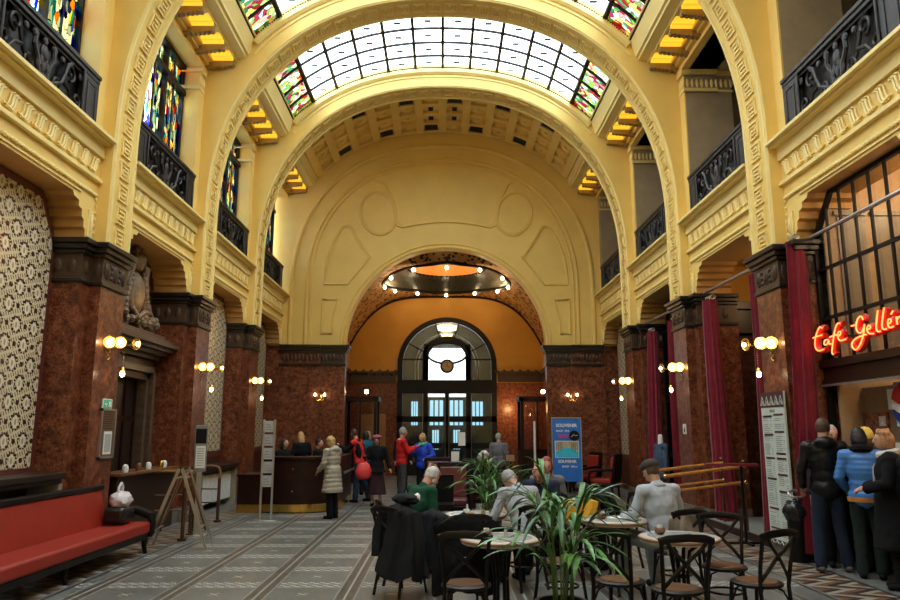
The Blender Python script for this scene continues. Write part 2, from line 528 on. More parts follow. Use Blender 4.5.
# side bays ---------------------------------------------------------------
BAYS = [(a+PW, b) for a, b in zip(PIERS, PIERS[1:]+[YE])]
def scroll(mb, P, pts, r):
    mb.tube([P(*p) for p in pts], r, 6)
def spiral(cx, cz, r0, r1, a0, a1, n=14):
    return [(cx + (r0+(r1-r0)*i/n)*math.cos(a0+(a1-a0)*i/n), cz + (r0+(r1-r0)*i/n)*math.sin(a0+(a1-a0)*i/n)) for i in range(n+1)]
win_n = [0]
skynames = []
bal_labels = {}
for bi, (ya, yb) in enumerate(BAYS):
    show = ya > 5
    o0, o1 = ya+.27, yb-.27       # opening
    ymid = (ya+yb)/2
    for s in (-1, 1):
        wl = wallL if s < 0 else wallR
        # spandrel with stepped head
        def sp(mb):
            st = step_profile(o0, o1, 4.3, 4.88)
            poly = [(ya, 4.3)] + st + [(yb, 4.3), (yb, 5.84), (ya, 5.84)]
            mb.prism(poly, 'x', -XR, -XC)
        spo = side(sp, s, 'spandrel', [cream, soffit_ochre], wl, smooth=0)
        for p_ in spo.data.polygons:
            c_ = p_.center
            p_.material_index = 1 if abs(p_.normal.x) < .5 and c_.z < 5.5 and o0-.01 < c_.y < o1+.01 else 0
        def sof(mb):      # soffit boards under the steps (ceiling of the recess)
            for k in range(1, 5):
                pass
        def trim(mb):
            # sill cornice
            for x, a, b in ((.22, 5.805, 5.85), (.15, 5.77, 5.805), (.05, 5.58, 5.77), (.035, 5.24, 5.27), (.06, 5.20, 5.24)):
                mb.box(-XC, -XC+x, ya, yb, a, b)
            mb.box(-XC, -XC+.03, ya+.03, yb-.03, 4.99, 5.015); mb.box(-XC, -XC+.02, o0+.2, o1-.2, 4.92, 4.94)
            if show:
                n = 42
                for k in range(n):
                    mb.sph((-XC+.02, ya+.12+(yb-ya-.24)*k/(n-1), 5.0), (.025, .03, .03), 6)
                for k in range(6):      # studs down the sides
                    for yy in (ya+.05, yb-.05): mb.sph((-XC+.01, yy, 4.95-.1*k), (.02, .022, .03), 6)
                # scroll end ornament at corbels
                for yy, d in ((o0, -1), (o1, 1)):
                    mb.box(-XC, -XC+.025, min(yy+d*.03, yy+d*.16), max(yy+d*.03, yy+d*.16), 4.36, 4.75)
                    mb.sph((-XC+.03, yy+d*.095, 4.55), (.03, .04, .14), 8)
        side(trim, s, 'sill_cornice', cream_trim, spo, smooth=25)
        if show:
            def wave(mb):
                n = 11
                for k in range(n):
                    c = ya+.22+(yb-ya-.44)*k/(n-1)
                    pts = [(-XC+.02, c-.10, 5.33), (-XC+.02, c-.03, 5.33), (-XC+.02, c+.00, 5.38), (-XC+.02, c+.03, 5.50), (-XC+.02, c+.10, 5.53)]
                    mb.tube(pts, .022, 5); mb.tube([(p[0], p[1]+.05, p[2]-.01) for p in pts], .018, 5)
                    mb.tube([(p[0], p[1]-.055, p[2]+.015) for p in pts], .014, 5)
            side(wave, s, 'frieze_ornament', cream_trim, spo)
        # upper parapet floor and head beam
        def head(mb):
            mb.box(-XR, -XC, ya, yb, 9.02, 9.5)
            mb.box(-XC, -XC+.05, ya, yb, 9.02, 9.10); mb.box(-XC, -XC+.03, ya, yb, 9.12, 9.16)
        side(head, s, 'window_head', cream, wl, smooth=0)
        # beam at skylight edge with mouldings
        def beam(mb):
            prof = [(-4.50, 9.62), (-4.50, 9.34), (-4.34, 9.34), (-4.33, 9.37), (-4.14, 9.40), (-4.13, 9.45), (-4.08, 9.47), (-4.07, 9.52), (-4.00, 9.72), (-3.98, 9.78), (-3.98, 9.90), (-4.02, 10.02), (-4.5, 10.02)]
            mb.prism(prof, 'y', ya, yb)
        bm_ = side(beam, s, 'beam', cream_trim, ceil, smooth=0)
        if show:
            # consoles and stepped outer blocks
            nb = 5; stp = (yb-ya)/nb
            ys = [ya + stp*(k+1) - .08 for k in range(nb)]
            if s: ys = [ya+.06] + ys
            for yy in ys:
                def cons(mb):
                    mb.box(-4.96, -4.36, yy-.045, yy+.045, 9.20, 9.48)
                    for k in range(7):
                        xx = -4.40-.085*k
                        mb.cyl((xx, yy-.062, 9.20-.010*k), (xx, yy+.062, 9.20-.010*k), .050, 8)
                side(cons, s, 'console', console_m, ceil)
            def blocks(mb):
                for a, b in zip(ys, ys[1:]):
                    mb.box(-4.97, -4.86, a+.05, b-.05, 9.16, 9.48); mb.box(-4.86, -4.78, a+.05, b-.05, 9.24, 9.48)
                mb.box(-4.97, -4.3, ya, yb, 9.48, 9.56)
            side(blocks, s, 'cove_soffit', cream, ceil, smooth=0)
            for a, b in zip(ys, ys[1:]):
                def pan(mb):
                    mb.prism([(a+.05, 9.40), (b-.05, 9.27), (b-.05, 9.40)], 'x', -4.77, -4.36)
                    for k in range(3):
                        f = .2+.25*k; y_ = a+.05+(b-a-.1)*f; z_ = 9.40-.13*f; mb.box(-4.77, -4.36, y_, y_+.03, z_-.018, z_+.02)
                side(pan, s, 'cove_light', amber, ceil, smooth=0)
            def lip(mb):
                mb.box(-4.37, -4.33, ya, yb, 9.33, 9.36)
            side(lip, s, 'cove_lip', cream_trim, ceil, smooth=0)
        else:
            def sof2(mb): mb.box(-4.97, -4.3, ya, yb, 9.3, 9.4)
            side(sof2, s, 'cove_soffit', cream, ceil, smooth=0)
        # recess: jamb ceilings (stepped soffit seen from below)
        def rec(mb):
            mb.box(-XR-.02, -XC-.02, ya, yb, 4.86, 4.9)
        if s < 0:
            # back wall of lower recess
            def back(mb):
                mb.box(-XR-.3, -XR-.02, ya-.1, yb+.1, 0, 9.62)
            # upper part must be open for the window: build as frame
            bmb = MB()
            bmb.box(-XR-.3, -XR, ya-.8, yb+.8, 0, 5.84)
            bmb.box(-XR-.3, -XR, ya-.8, o0, 5.84, 9.62); bmb.box(-XR-.3, -XR, o1, yb+.8, 5.84, 9.62)
            bmb.box(-XR-.3, -XR, o0, o1, 9.02, 9.62)
            bmb.build('recess_wall', MATS['ochre_plaster'] if False else cream, wl, smooth=0)
            # window
            win_n[0] += 1
            w = struct('window_%d' % win_n[0])
            g = MB(); g.box(-5.335, -5.325, o0, o1, 5.84, 9.02)
            g.build('stained_glass', sg_window, w, smooth=0)
            fm = MB()
            for k in range(4):
                yy = o0 + (o1-o0)*k/3
                fm.box(-5.37, -5.28, max(o0, yy-.045), min(o1, yy+.045), 5.84, 9.02)
            for z in (5.87, 6.95, 8.45, 8.99): fm.box(-5.38, -5.24, o0, o1, z-.05, z+.05)
            for k in range(3):
                yy = o0 + (o1-o0)*(k+.5)/3; fm.box(-5.345, -5.315, yy-.012, yy+.012, 5.84, 9.02)
            fm.build('window_frame', blackmetal, w, smooth=0)
        else:
            # open gallery on the right
            gm = MB()
            gm.box(7.3, 7.5, ya-.8, yb+.8, 5.84, 9.62); gm.box(XR, 7.4, ya-.8, yb+.8, 9.1, 9.3); gm.box(XC+.02, 7.4, ya-.8, yb+.8, 5.74, 5.84)
            gm.build('gallery_back', greyplaster, wl, smooth=0)
            gp = MB()
            for a, b in ((ya-.52, ya+.272), (yb-.272, yb+.52)):
                gp.box(XC+.03, 5.95, a, b, 5.84, 9.1)
            gp.box(XC+.1, 7.3, ya-.1, yb+.1, 9.02, 9.12)
            gp.build('gallery_pier', greyplaster, wl, smooth=0)
            gd = MB(); gd.box(7.24, 7.32, ymid-.6, ymid+.6, 5.84, 8.4)
            gd.build('gallery_door', darkwood, wl, smooth=0)
            gt = MB()
            for a in (o0, o1):
                gt.box(XC+.0, 5.97, a-.02, a+.02, 8.92, 9.02); gt.box(XC, 5.97, a-.015, a+.015, 8.55, 8.6)
                for k in range(10): gt.sph((XC+.08+k*.1, a, 8.75), (.035, .03, .1), 6)
            gt.build('gallery_pier_cap', cream_trim, wl)
        # balustrade
        if show:
            where = {2: ('nearest' if s < 0 else 'nearest'), 3: 'second', 4: 'third', 5: 'last'}[bi]
            nm = {2: 'beside the first pillar', 3: 'between first and second pillars', 4: 'between second and third pillars', 5: 'next to the end wall'}[bi]
            lab = ('black cast iron balustrade under the stained glass window ' if s < 0 else 'dark grey iron balustrade of the open gallery ') + nm
            B = thing('balustrade', lab, 'balustrade', (s*(XC+.02), ymid, 5.85), 0, 'iron balustrades along the %s upper level' % ('window' if s < 0 else 'gallery'))
            h = (o1-o0)/2; t = .04
            tr_ = MB()
            tr_.box(-.07, .07, -h, h, .80, .86); tr_.box(-.05, .05, -h, h, .74, .80); tr_.box(-.04, .04, -h, h, 0, .07)
            ir = iron_l if s < 0 else iron
            tr_.build('top_rail', ir, B, bevel=.008)
            pm = MB()
            for d in (-1, 1):
                pm.box(-t, t, min(d*h, d*(h-.42)), max(d*h, d*(h-.42)), .07, .74)
                for dx in (-t-.012, t+.002):
                    ya_, yb_ = sorted((d*(h-.08), d*(h-.34)))
                    pm.box(dx, dx+.01, ya_, yb_, .14, .17); pm.box(dx, dx+.01, ya_, yb_, .64, .67)
                    pm.box(dx, dx+.01, ya_, ya_+.03, .17, .64); pm.box(dx, dx+.01, yb_-.03, yb_, .17, .64)
                    for q in (0, .28):
                        yy = d*(h-.40+q*0)
                pm.cyl((-s*.05, d*(h-.45), .07), (-s*.05, d*(h-.45), .74), .02, 6)
            pm.box(-.012, .012, -h+.42, h-.42, .07, .12); pm.box(-.012, .012, -h+.42, h-.42, .70, .74)
            pmo = pm.build('side_panel', ir, B, bevel=.006)
            sm = MB(); P = lambda y, z: (-s*.01, y, z)
            for d in (-1, 1):
                F = lambda pts: [(d*a, b) for a, b in pts]
                for (a, b, r0, r1) in ((.62, .55, .13, .03), (.30, .22, .12, .03), (.82, .25, .10, .03)):
                    sm.tube([P(*q) for q in F(spiral(a, b, r0, r1, -1.5, 5.6))], .028, 6, flat=.8)
                sm.tube([P(*q) for q in F([(0, .1), (.2, .18), (.42, .3), (.5, .45), (.55, .62), (.66, .69)])], .03, 6)
                sm.tube([P(*q) for q in F([(.45, .35), (.62, .3), (.75, .14), (.9, .12)])], .026, 6)
                sm.tube([P(*q) for q in F([(.08, .12), (.12, .35), (.22, .5), (.2, .66)])], .03, 6)
                sm.sph(P(d*.22, .64), (.03, .06, .06), 8); sm.sph(P(d*.42, .62), (.03, .05, .05), 8)
                sm.sph(P(d*.9, .62), (.025, .05, .06), 8)
            for k in range(5): sm.sph(P((k-2)*.055, .30+.06*(k % 2)), (.03, .045, .09), 8)
            sm.sph(P(0, .48), (.035, .09, .12), 10); sm.sph(P(0, .64), (.03, .05, .06), 8); sm.sph(P(0, .16), (.03, .12, .07), 8)
            sm.build('scrollwork', ir, pmo)
            bk = MB(); bk.box(-s*-.06, -s*-.08, -h+.3, h-.3, .07, .76) if False else bk.box(min(s*.07, s*.09), max(s*.07, s*.09), -h, h, .0, .76)
            bk.build('backing_sheet', blackmetal if s < 0 else MATS.get('gallery_dark_sheet') or simple('gallery_dark_sheet', (.02, .017, .014), .8), B, smooth=0)
# skylights ---------------------------------------------------------------
RS = 5.3
class Arc:
    def __init__(s, r, xm):
        t0 = math.acos((xm/r)**(NEXP/2)); s.p = [se(t0+(PI-2*t0)*i/600, r) for i in range(601)]
        s.l = [0]
        for a, b in zip(s.p, s.p[1:]): s.l.append(s.l[-1]+math.hypot(b[0]-a[0], b[1]-a[1]))
    def at(s, f):
        import bisect
        L = f*s.l[-1]; i = max(1, min(600, bisect.bisect_left(s.l, L))); k = (L-s.l[i-1])/(s.l[i]-s.l[i-1])
        a, b = s.p[i-1], s.p[i]; return (a[0]+(b[0]-a[0])*k, a[1]+(b[1]-a[1])*k)
ARC = Arc(RS, 4.0); ARCC = Arc(5.16, 4.02)
for bi, (ya, yb) in enumerate(BAYS[:-1]):
    win_n[0] += 1
    w = struct('window_%d' % (win_n[0]))
    cols = 12; xs = [-4.0 + 8.0*i/cols for i in range(cols+1)]
    # even arc spacing
    def arcx(k): return ARC.at(k/cols)
    P_ = [arcx(k) for k in range(cols+1)]
    rows = 5
    fm = MB(); dens = 4
    for k in range(cols+1):
        x, z = P_[k]; q = .05 if k in (0, 1, cols-1, cols) else .036
        fm.box(x-q, x+q, ya, yb, z-.02, z+.05)
    curve = [arcx(k/4) for k in range(cols*4+1)]
    for r_ in range(rows+1):
        yy = ya + (yb-ya)*r_/rows
        fm.tube([(x, yy, z+.01) for x, z in curve], .034, 4)
    fm.build('glazing_bars', blackmetal, w, smooth=0)
    g = MB(); g.grid(cols*4-7, 2, lambda u, v: ((lambda p: (p[0], ya+(yb-ya)*v, p[1]+.02))(arcx(1+(cols-2)*u))))
    g.build('clear_pane', skyglass, w, smooth=80, normals=False)
    for c0 in (0, cols-1):
        g = MB(); g.grid(5, 2, lambda u, v: ((lambda p: (p[0], ya+(yb-ya)*v, p[1]+.02))(arcx(c0+u))))
        g.build('coloured_pane', sg_edge, w, smooth=80, normals=False)
    if ya > 5:
        mo = MB()      # small leaded lozenges in each clear pane
        for k in range(1, cols-1):
            for r_ in range(rows):
                x, z = arcx(k+.5); yy = ya + (yb-ya)*(r_+.5)/rows
                mo.cbox((x, yy, z+.005), (.15, .09, .01), R(0)); mo.cbox((x, yy, z+.005), (.26, .02, .01), R(0))
        mo.build('pane_motif', simple('grey_leaded_motif', (.12, .2, .24), .5) if 'grey_leaded_motif' not in MATS else MATS['grey_leaded_motif'], w, smooth=0)
        dn = MB()
        n = 150
        for yy in (ya+.05, yb-.05):
            for k in range(n+1):
                x, z = arcx(cols*k/n); dn.box(x-.017, x+.017, yy-.03, yy+.03, z-.09, z-.03)
        for k in range(60):
            for x in (-3.97, 3.97):
                yy = ya+.1+(yb-ya-.2)*k/59; dn.box(x-.03, x+.03, yy-.015, yy+.015, 9.84, 9.90)
        dn.build('dentil_trim', cream_trim, w, smooth=0)
# last bay: coffered barrel ----------------------------------------------
ya, yb = BAYS[-1]
RC = 5.16
def cpt(u, v, o, y0=ya, y1=yb):
    x, z = ARCC.at(max(0, min(1, u))); e = 1e-3; a = ARCC.at(max(0, u-e)); b = ARCC.at(min(1, u+e)); d = math.hypot(b[0]-a[0], b[1]-a[1])
    return (x-(b[1]-a[1])/d*o, y0+(y1-y0)*v, z+(b[0]-a[0])/d*o)
cf = MB()
NC, NR = 12, 4
shell = cf.grid(60, 2, lambda u, v: cpt(u, v, .115))
cf.build('coffered_vault', cream, ceil, normals=False, smooth=60)
rb_ = MB()
def cell(mb, u0, u1, v0, v1, o0, o1):
    n = max(2, int(round((u1-u0)*60))); vs = []
    for o in (o0, o1):
        for (a, b) in ((v0, 0), (v1, 0)):
            for i in range(n+1): vs.append(cpt(u0+(u1-u0)*i/n, a, o))
    m = n+1
    fs = []
    for i in range(n):
        fs += [(i, i+1, m+i+1, m+i), (2*m+i, 3*m+i, 3*m+i+1, 2*m+i+1), (i, 2*m+i, 2*m+i+1, i+1), (m+i, m+i+1, 3*m+i+1, 3*m+i)]
    fs += [(0, m, 3*m, 2*m), (n, 2*m+n, 3*m+n, m+n)]
    mb.add(vs, fs)
vents = {(1, 3), (3, 2) , (2, 0), (8, 3), (7, 0), (4, 3) , (5, 0)}
vents = {(k, 0) for k in (2, 4, 6, 8, 10)} | {(k, 3) for k in (1, 3, 5, 7, 9)}
small = {(5, 1), (5, 2), (6, 1), (6, 2)}
vm = MB(); cm = MB()
for i in range(NC+1):
    u = .02 + .96*i/NC
    cell(rb_, u-.014, u+.014, .06, .98, 0, .13)
for j in range(NR+1):
    v = .16 + .80*j/NR
    cell(rb_, .01, .99, v-.024, v+.024, .002, .13)
cell(rb_, 0, 1, .0, .13, -.02, .13)
for i in range(NC):
    for j in range(NR):
        u0 = .02+.96*i/NC+.012; u1 = .02+.96*(i+1)/NC-.012
        v0 = .16+.80*j/NR+.022; v1 = .16+.80*(j+1)/NR-.022
        a, b = .012, .03
        if (i, j) in vents: cell(vm, u0+.006, u1-.006, v0+.01, v1-.01, .03, .11)
        else:
            cell(cm, u0+a, u1-a, v0+b, v1-b, .05, .125)
            if (i, j) in small: cell(vm, u0+a+.008, u1-a-.008, v0+b+.015, v1-b-.015, .02, .045)
            else: cell(cm, u0+a+.01, u1-a-.01, v0+b+.02, v1-b-.02, .01, .06)
rb_.build('coffer_ribs', cream, ceil, smooth=0); cm.build('coffer_panels', cream, ceil, smooth=0); vm.build('coffer_vents', dark_void, ceil, smooth=0)

# closing walls and outer shell --------------------------------------------
wb = MB(); wb.box(-6.2, 7.6, YS-.35, YS-.1, 0, 11.8)
tag(wb.build('wall_entrance_side', cream, smooth=0), kind='structure')
rs = MB(); rs.box(7.5, 7.7, YS-.1, 29, 0, 9.8)
rs.build('outer_wall', greyplaster, wallR, smooth=0)
# end wall ------------------------------------------------------------------
wallE = struct('wall_end')
AC = (.12, 4.25); AR = 3.1
arch = [(AC[0]-AR, 0), (AC[0]-AR, AC[1])] + [(AC[0]-AR*math.cos(PI*i/48), AC[1]+AR*math.sin(PI*i/48)) for i in range(1, 48)] + [(AC[0]+AR, AC[1]), (AC[0]+AR, 0)]
def ewall(mb, z0, y0_, y1_, top=11.9, half=7.6):
    a = [p for p in arch if p[1] >= z0-1e-6]
    if a[0][1] > z0: a = [(AC[0]-AR, z0)] + a + [(AC[0]+AR, z0)]
    mb.prism([(-half, z0)] + a + [(half, z0), (half, top), (-half, top)], 'y', y0_, y1_)
e1 = MB(); ewall(e1, 4.25, YE, YE+.35)
e1.build('lunette_wall', cream, wallE, smooth=25)
e2 = MB()
e2.box(-6.3, AC[0]-AR, YE-.02, YE+.35, 0, 4.25); e2.box(AC[0]+AR, 7.5, YE-.02, YE+.35, 0, 4.25)
e2.box(-6.3, -3.72, YE-.10, YE-.02, 0, 4.2); e2.box(3.96, 5.0, YE-.10, YE-.02, 0, 4.2)
e2.build('marble_wall', redmarble, wallE, smooth=0)
e3 = MB(); e3r = MB()
for a, b in ((-4.97, AC[0]-AR), (AC[0]+AR, 4.97)):
    inn = b if a < 0 else a; 
    for o, z0, z1 in ((.03, 3.64, 3.70), (.05, 4.05, 4.11), (.085, 4.11, 4.19), (.13, 4.19, 4.27)):
        x0_, x1_ = (a, b+o) if a < 0 else (a-o, b)
        e3.box(x0_, x1_, YE-.03-o, YE+.38, z0, z1)
        x0_, x1_ = (a, -3.72) if a < 0 else (3.96, b)
        e3.box(x0_, x1_, YE-.12-o, YE, z0, z1)
    n = 16
    for k in range(n):
        x = a+.06+(b-a-.12)*(k+.5)/n
        e3r.sph((x, YE-.05 if (-3.72 < x < 3.96) else YE-.12, 3.88), (.045, .035, .13 if k % 2 else .09), 8)
    x0_, x1_ = (a, b+.012) if a < 0 else (a-.012, b)
    e3r.box(x0_, x1_, YE-.04, YE+.36, 3.70, 4.05)
e3.build('capital_cornice', black_stone, wallE, smooth=0); e3r.build('capital_relief', capstone, wallE)
# mouldings on the lunette
ml = MB()
yy = YE-.01
def ringm(r, q, cz_=AC[1], cx=AC[0], z0=4.3):
    ml.tube([(cx-r*math.cos(PI*i/60), yy, cz_+r*math.sin(PI*i/60)) for i in range(61)], q, 6)
ringm(AR+.04, .045); ringm(AR+.16, .025)
K = 80
ml.tube([(x, yy, z) for x, z in [(-4.72, 4.3)]+[se(PI*i/K, 4.72) for i in range(K+1)]+[(4.72, 4.3)]], .07, 8)
ml.tube([(x, yy, z-.0) for x, z in [(-4.25, 4.3)]+[(p[0]*.9, CZ+(p[1]-CZ)*.9) for p in [se(PI*i/K, 4.72) for i in range(K+1)]]+[(4.25, 4.3)]], .05, 8)
ml.tube([(x, yy, z-.0) for x, z in [(-4.12, 4.3)]+[(p[0]*.873, CZ+(p[1]-CZ)*.873) for p in [se(PI*i/K, 4.72) for i in range(K+1)]]+[(4.12, 4.3)]], .03, 8)
def poly(pts, q=.042, closed=True): ml.tube([(x, yy, z) for x, z in pts], q, 5, closed=closed)
def ellp(cx, cz_, a, b, t0=0, t1=2*PI, n=40): return [(cx+a*math.cos(t0+(t1-t0)*i/n), cz_+b*math.sin(t0+(t1-t0)*i/n)) for i in range(n + (0 if abs(t1-t0-2*PI) < 1e-6 else 1))]
for d in (-1, 1):
    F = lambda pts: [(AC[0]+d*(x), z) for x, z in pts]
    # tall trapezoid beside the arch
    q = [(3.55, 4.62), (3.86, 4.62), (3.86, 5.72), (3.38, 5.72), (3.45, 5.45), (3.53, 5.1)]
    poly(F(q)); poly(F([(x*.0+x+(.03 if x < 3.7 else -.04), z+(.04 if z < 5 else -.04)) for x, z in q]), .015)
    # lozenge panel
    q = [(3.10, 6.20), (2.40, 7.08)] + [(2.62, 7.35), (2.85, 7.7), (3.02, 8.05), (3.12, 8.1)] + [(3.3, 8.05), (3.55, 7.6), (3.74, 7.05), (3.80, 6.6), (3.82, 6.20)]
    poly(F(q)); c_ = (3.3, 7.0)
    poly(F([(c_[0]+(x-c_[0])*.93, c_[1]+(z-c_[1])*.94) for x, z in q]), .015)
    # oval
    q = ellp(2.17, 8.5, .56, .72); M_ = Matrix.Rotation(R(35), 2)
    rot = lambda p, c, an: (c[0]+(p[0]-c[0])*math.cos(an)-(p[1]-c[1])*math.sin(an), c[1]+(p[0]-c[0])*math.sin(an)+(p[1]-c[1])*math.cos(an))
    poly(F([rot(p, (2.17, 8.5), R(-15)) for p in q])); poly(F([rot((2.17+(p[0]-2.17)*.9, 8.5+(p[1]-8.5)*.92), (2.17, 8.5), R(-15)) for p in q]), .015)
cp = [(-1.40, 8.05), (-1.55, 8.1), (-1.62, 8.35), (-1.7, 8.9), (-2.0, 9.5), (-2.35, 9.62), (-2.3, 9.75)] 
topc = [(-2.3+4.6*i/24, 9.75+.62*math.sin(PI*i/24)) for i in range(25)]
botc = [(1.40-2.8*i/16, 8.05+.18*math.sin(PI*i/16)) for i in range(17)]
full = cp + topc[1:-1] + [(-x, z) for x, z in reversed(cp)] + botc[1:-1]
poly([(AC[0]+x, z) for x, z in full]); poly([(AC[0]+x*.96, 8.95+(z-8.95)*.94) for x, z in full], .015)
ml.build('panel_moulding', cream, wallE)
# wall behind the coffered bay top
# vestibule -------------------------------------------------------------------
VY0, VY1, VX = YE+.35, 28.0, 3.75; vc = .15
vest = struct('wall_vestibule')
vw = MB()
vw.box(vc-VX-.3, vc-VX, VY0-.35+.36, VY1+.3, 0, 3.5); vw.box(vc+VX, vc+VX+.3, VY0, VY1+.3, 0, 3.5)
DO = (.19, 1.92)       # door centre and half width
vw.box(vc-VX, DO[0]-DO[1], VY1, VY1+.3, 0, 3.5); vw.box(DO[0]+DO[1], vc+VX, VY1, VY1+.3, 0, 3.5)
vw.build('marble_dado', redmarble, vest, smooth=0)
va = MB()
apts = [(DO[0]-DO[1], 3.5), (DO[0]-DO[1], 4.19)] + [(DO[0]-DO[1]*math.cos(PI*i/32), 4.19+1.86*math.sin(PI*i/32)) for i in range(1, 32)] + [(DO[0]+DO[1], 4.19), (DO[0]+DO[1], 3.5)]
va.prism([(vc-VX-.3, 3.5)] + apts + [(vc+VX+.3, 3.5), (vc+VX+.3, 8.6), (vc-VX-.3, 8.6)], 'y', VY1, VY1+.3)
va.box(vc-VX-.3, vc-VX, VY0, VY1, 3.5, 8.6); va.box(vc+VX, vc+VX+.3, VY0, VY1, 3.5, 8.6)
va.build('ochre_wall', ochre, vest, smooth=25)
vt = MB()
for o, z0, z1 in ((.06, 3.52, 3.60), (.10, 3.86, 3.94), (.03, 3.60, 3.86)):
    vt.box(vc-VX, DO[0]-DO[1]-.05, VY1-o, VY1, z0, z1); vt.box(DO[0]+DO[1]+.05, vc+VX, VY1-o, VY1, z0, z1)
    vt.box(vc-VX, vc-VX+o, VY0, VY1, z0, z1); vt.box(vc+VX-o, vc+VX, VY0, VY1, z0, z1)
for k in range(12):
    for x in (vc-VX+.1+k*.155, vc+VX-.1-k*.155): vt.sph((x, VY1-.06, 3.86+.07*(k % 2)), (.075, .05, .09), 8)
for k in range(26):
    for x in (vc-VX+.06, vc+VX-.06): vt.sph((x, VY0+.1+k*.205, 3.86+.07*(k % 2)), (.05, .09, .09), 8)
vt.build('carved_cornice', capstone, vest)
RY, RR = 25.25, 2.25
def vz(x, y): return 7.06 - .02*max(0, y-RY)**2 + .8*max(0, RY-y-2.2) - 1.85*(abs(x-vc)/3.72)**4
vv = MB()
# annular grid from ring to the rectangle
NS = 96
def vfn(u, v):
    a = 2*PI*u; c, s_ = math.cos(a), math.sin(a)
    hx = VX+.02; hy0 = RY-VY0+.02; hy1 = VY1-RY+.02; hy = hy1 if s_ > 0 else hy0
    k = min(hx/abs(c) if abs(c) > 1e-6 else 1e9, hy/abs(s_) if abs(s_) > 1e-6 else 1e9)
    r_ = RR + (k-RR)*v
    x, y = vc+r_*c, RY+r_*s_
    return (x, y, vz(x, y))
vv.grid(NS, 10, vfn, closed_u=True)
vc_o = struct('ceiling_vestibule')
vv.build('painted_vault', vaultmat, vc_o, normals=False, smooth=60)
dm = MB()
def dfn(u, v):
    a = 2*PI*u; x, y = vc+RR*math.cos(a), RY+RR*math.sin(a); z0 = vz(x, y)
    k = v; r_ = RR*(1-k*.42); return (vc+r_*math.cos(a), RY+r_*math.sin(a), z0+(7.42-z0)*math.sin(k*PI/2))
dm.grid(NS, 12, dfn, closed_u=True)
dm.build('dome', simple('dark_bronze_dome', (.04, .04, .028), .35, .3, var=.5, scale=10), vc_o, normals=False, smooth=60)
oc = MB(); oc.lathe([(RR*.6, 0), (RR*.6, .06), (.05, .25)], (vc, RY, 7.42), 48)
oc.build('oculus', emit('amber_oculus_glass', (1, .34, .05), .3), vc_o)
rim = MB(); rim.tube([(vc+(RR)*math.cos(2*PI*i/64), RY+(RR)*math.sin(2*PI*i/64), vz(vc+RR*math.cos(2*PI*i/64), RY+RR*math.sin(2*PI*i/64))) for i in range(64)], .07, 8, closed=True)
for k in range(48):
    a = 2*PI*k/48; x, y = vc+(RR*.62)*math.cos(a), RY+(RR*.62)*math.sin(a); rim.sph((x, y, 7.41), (.045, .045, .045), 6)
rim.build('ring_moulding', blackmetal, vc_o)
# back edge arch dark line
rf = MB(); rf.box(-4.5, 4.8, VY0-.1, VY1+.3, 8.6, 8.7); rf.build('sky_blocker', dark_void, vc_o, smooth=0)  # unseen slab added to keep sky light out of the vestibule
da = MB()
da.tube([(x, VY1-.04, vz(x, VY1)-.03) for x in [vc-VX+2*VX*i/40 for i in range(41)]], .055, 6)
da.build('vault_edge_moulding', darkwood, vc_o)
for px_, py_ in ((388,273),(411,268),(447,266),(482,268),(505,273),(512,280),(501,286),(478,290),(447,291),(417,290),(393,286),(382,280)):
    pass
for k in range(12):
    a = 2*PI*(k+.0)/12 + PI/2
    x, y = vc+(RR-.05)*math.cos(a), RY+(RR-.05)*math.sin(a); z = vz(x, y)
    L_ = thing('ceiling_bulb', 'small bare bulb on the round rim of the vestibule dome', 'light bulb', (x, y, z-.07), 0, 'bulbs on the dome rim')
    q = MB(); q.sph((0, 0, -.05), .06, 10); q.build('bulb', bulbfar, L_)
    q = MB(); q.cyl((0, 0, 0), (0, 0, .06), .03, 8); q.build('socket', brass, L_)

# entrance door -----------------------------------------------------------------
D = struct('door_1')
dx, hw, sz = DO[0], DO[1], 4.19
fr_ = MB()
yd0, yd1 = VY1-.08, VY1+.12
ao = apts[1:-1]
def arcp(r, rz_, n=32): return [(dx-r*math.cos(PI*i/n), sz+rz_*math.sin(PI*i/n)) for i in range(n+1)]
o_ = arcp(hw, 1.86); i_ = arcp(hw-.2, 1.66)
fr_.prism(o_ + i_[::-1], 'y', yd0, yd1)
fr_.box(dx-hw, dx-hw+.2, yd0, yd1, 0, sz); fr_.box(dx+hw-.2, dx+hw, yd0, yd1, 0, sz)
fr_.box(dx-hw, dx+hw, yd0-.03, yd1, 3.08, 3.60)
for x in (-.82, .82): fr_.box(dx+x-.09, dx+x+.09, yd0, yd1, 0, 5.0)
fr_.box(dx-.09, dx+.09, yd0, yd1, 0, 3.2)
for z in (.0, 1.0, 2.0, ): fr_.box(dx-hw, dx+hw, yd0, yd1, z, z+.22 if z else .5)
# rounded inner arch of the middle light
fr_.prism(arcpt := [(dx-.95*math.cos(PI*i/20), 4.55+.75*math.sin(PI*i/20)) for i in range(21)] + [(dx+.72*math.cos(PI*i/20), 4.5+.55*math.sin(PI*i/20)) for i in range(21)], 'y', yd0, yd1)
fr_.box(dx-.95, dx-.72, yd0, yd1, 3.6, 4.56); fr_.box(dx+.72, dx+.95, yd0, yd1, 3.6, 4.56)
for an in (30, 75, 105, 150):
    a = R(an); fr_.tube([(dx-.9*math.cos(a), VY1, sz+.9*math.sin(a)), (dx-(hw-.1)*math.cos(a), VY1, sz+1.75*math.sin(a))], .035, 4)
for z in (4.4,): fr_.box(dx-hw, dx-.8, VY1-.02, VY1+.04, z-.03, z+.03); fr_.box(dx+.8, dx+hw, VY1-.02, VY1+.04, z-.03, z+.03)
fr_.build('door_frame', blackmetal, D, smooth=0)
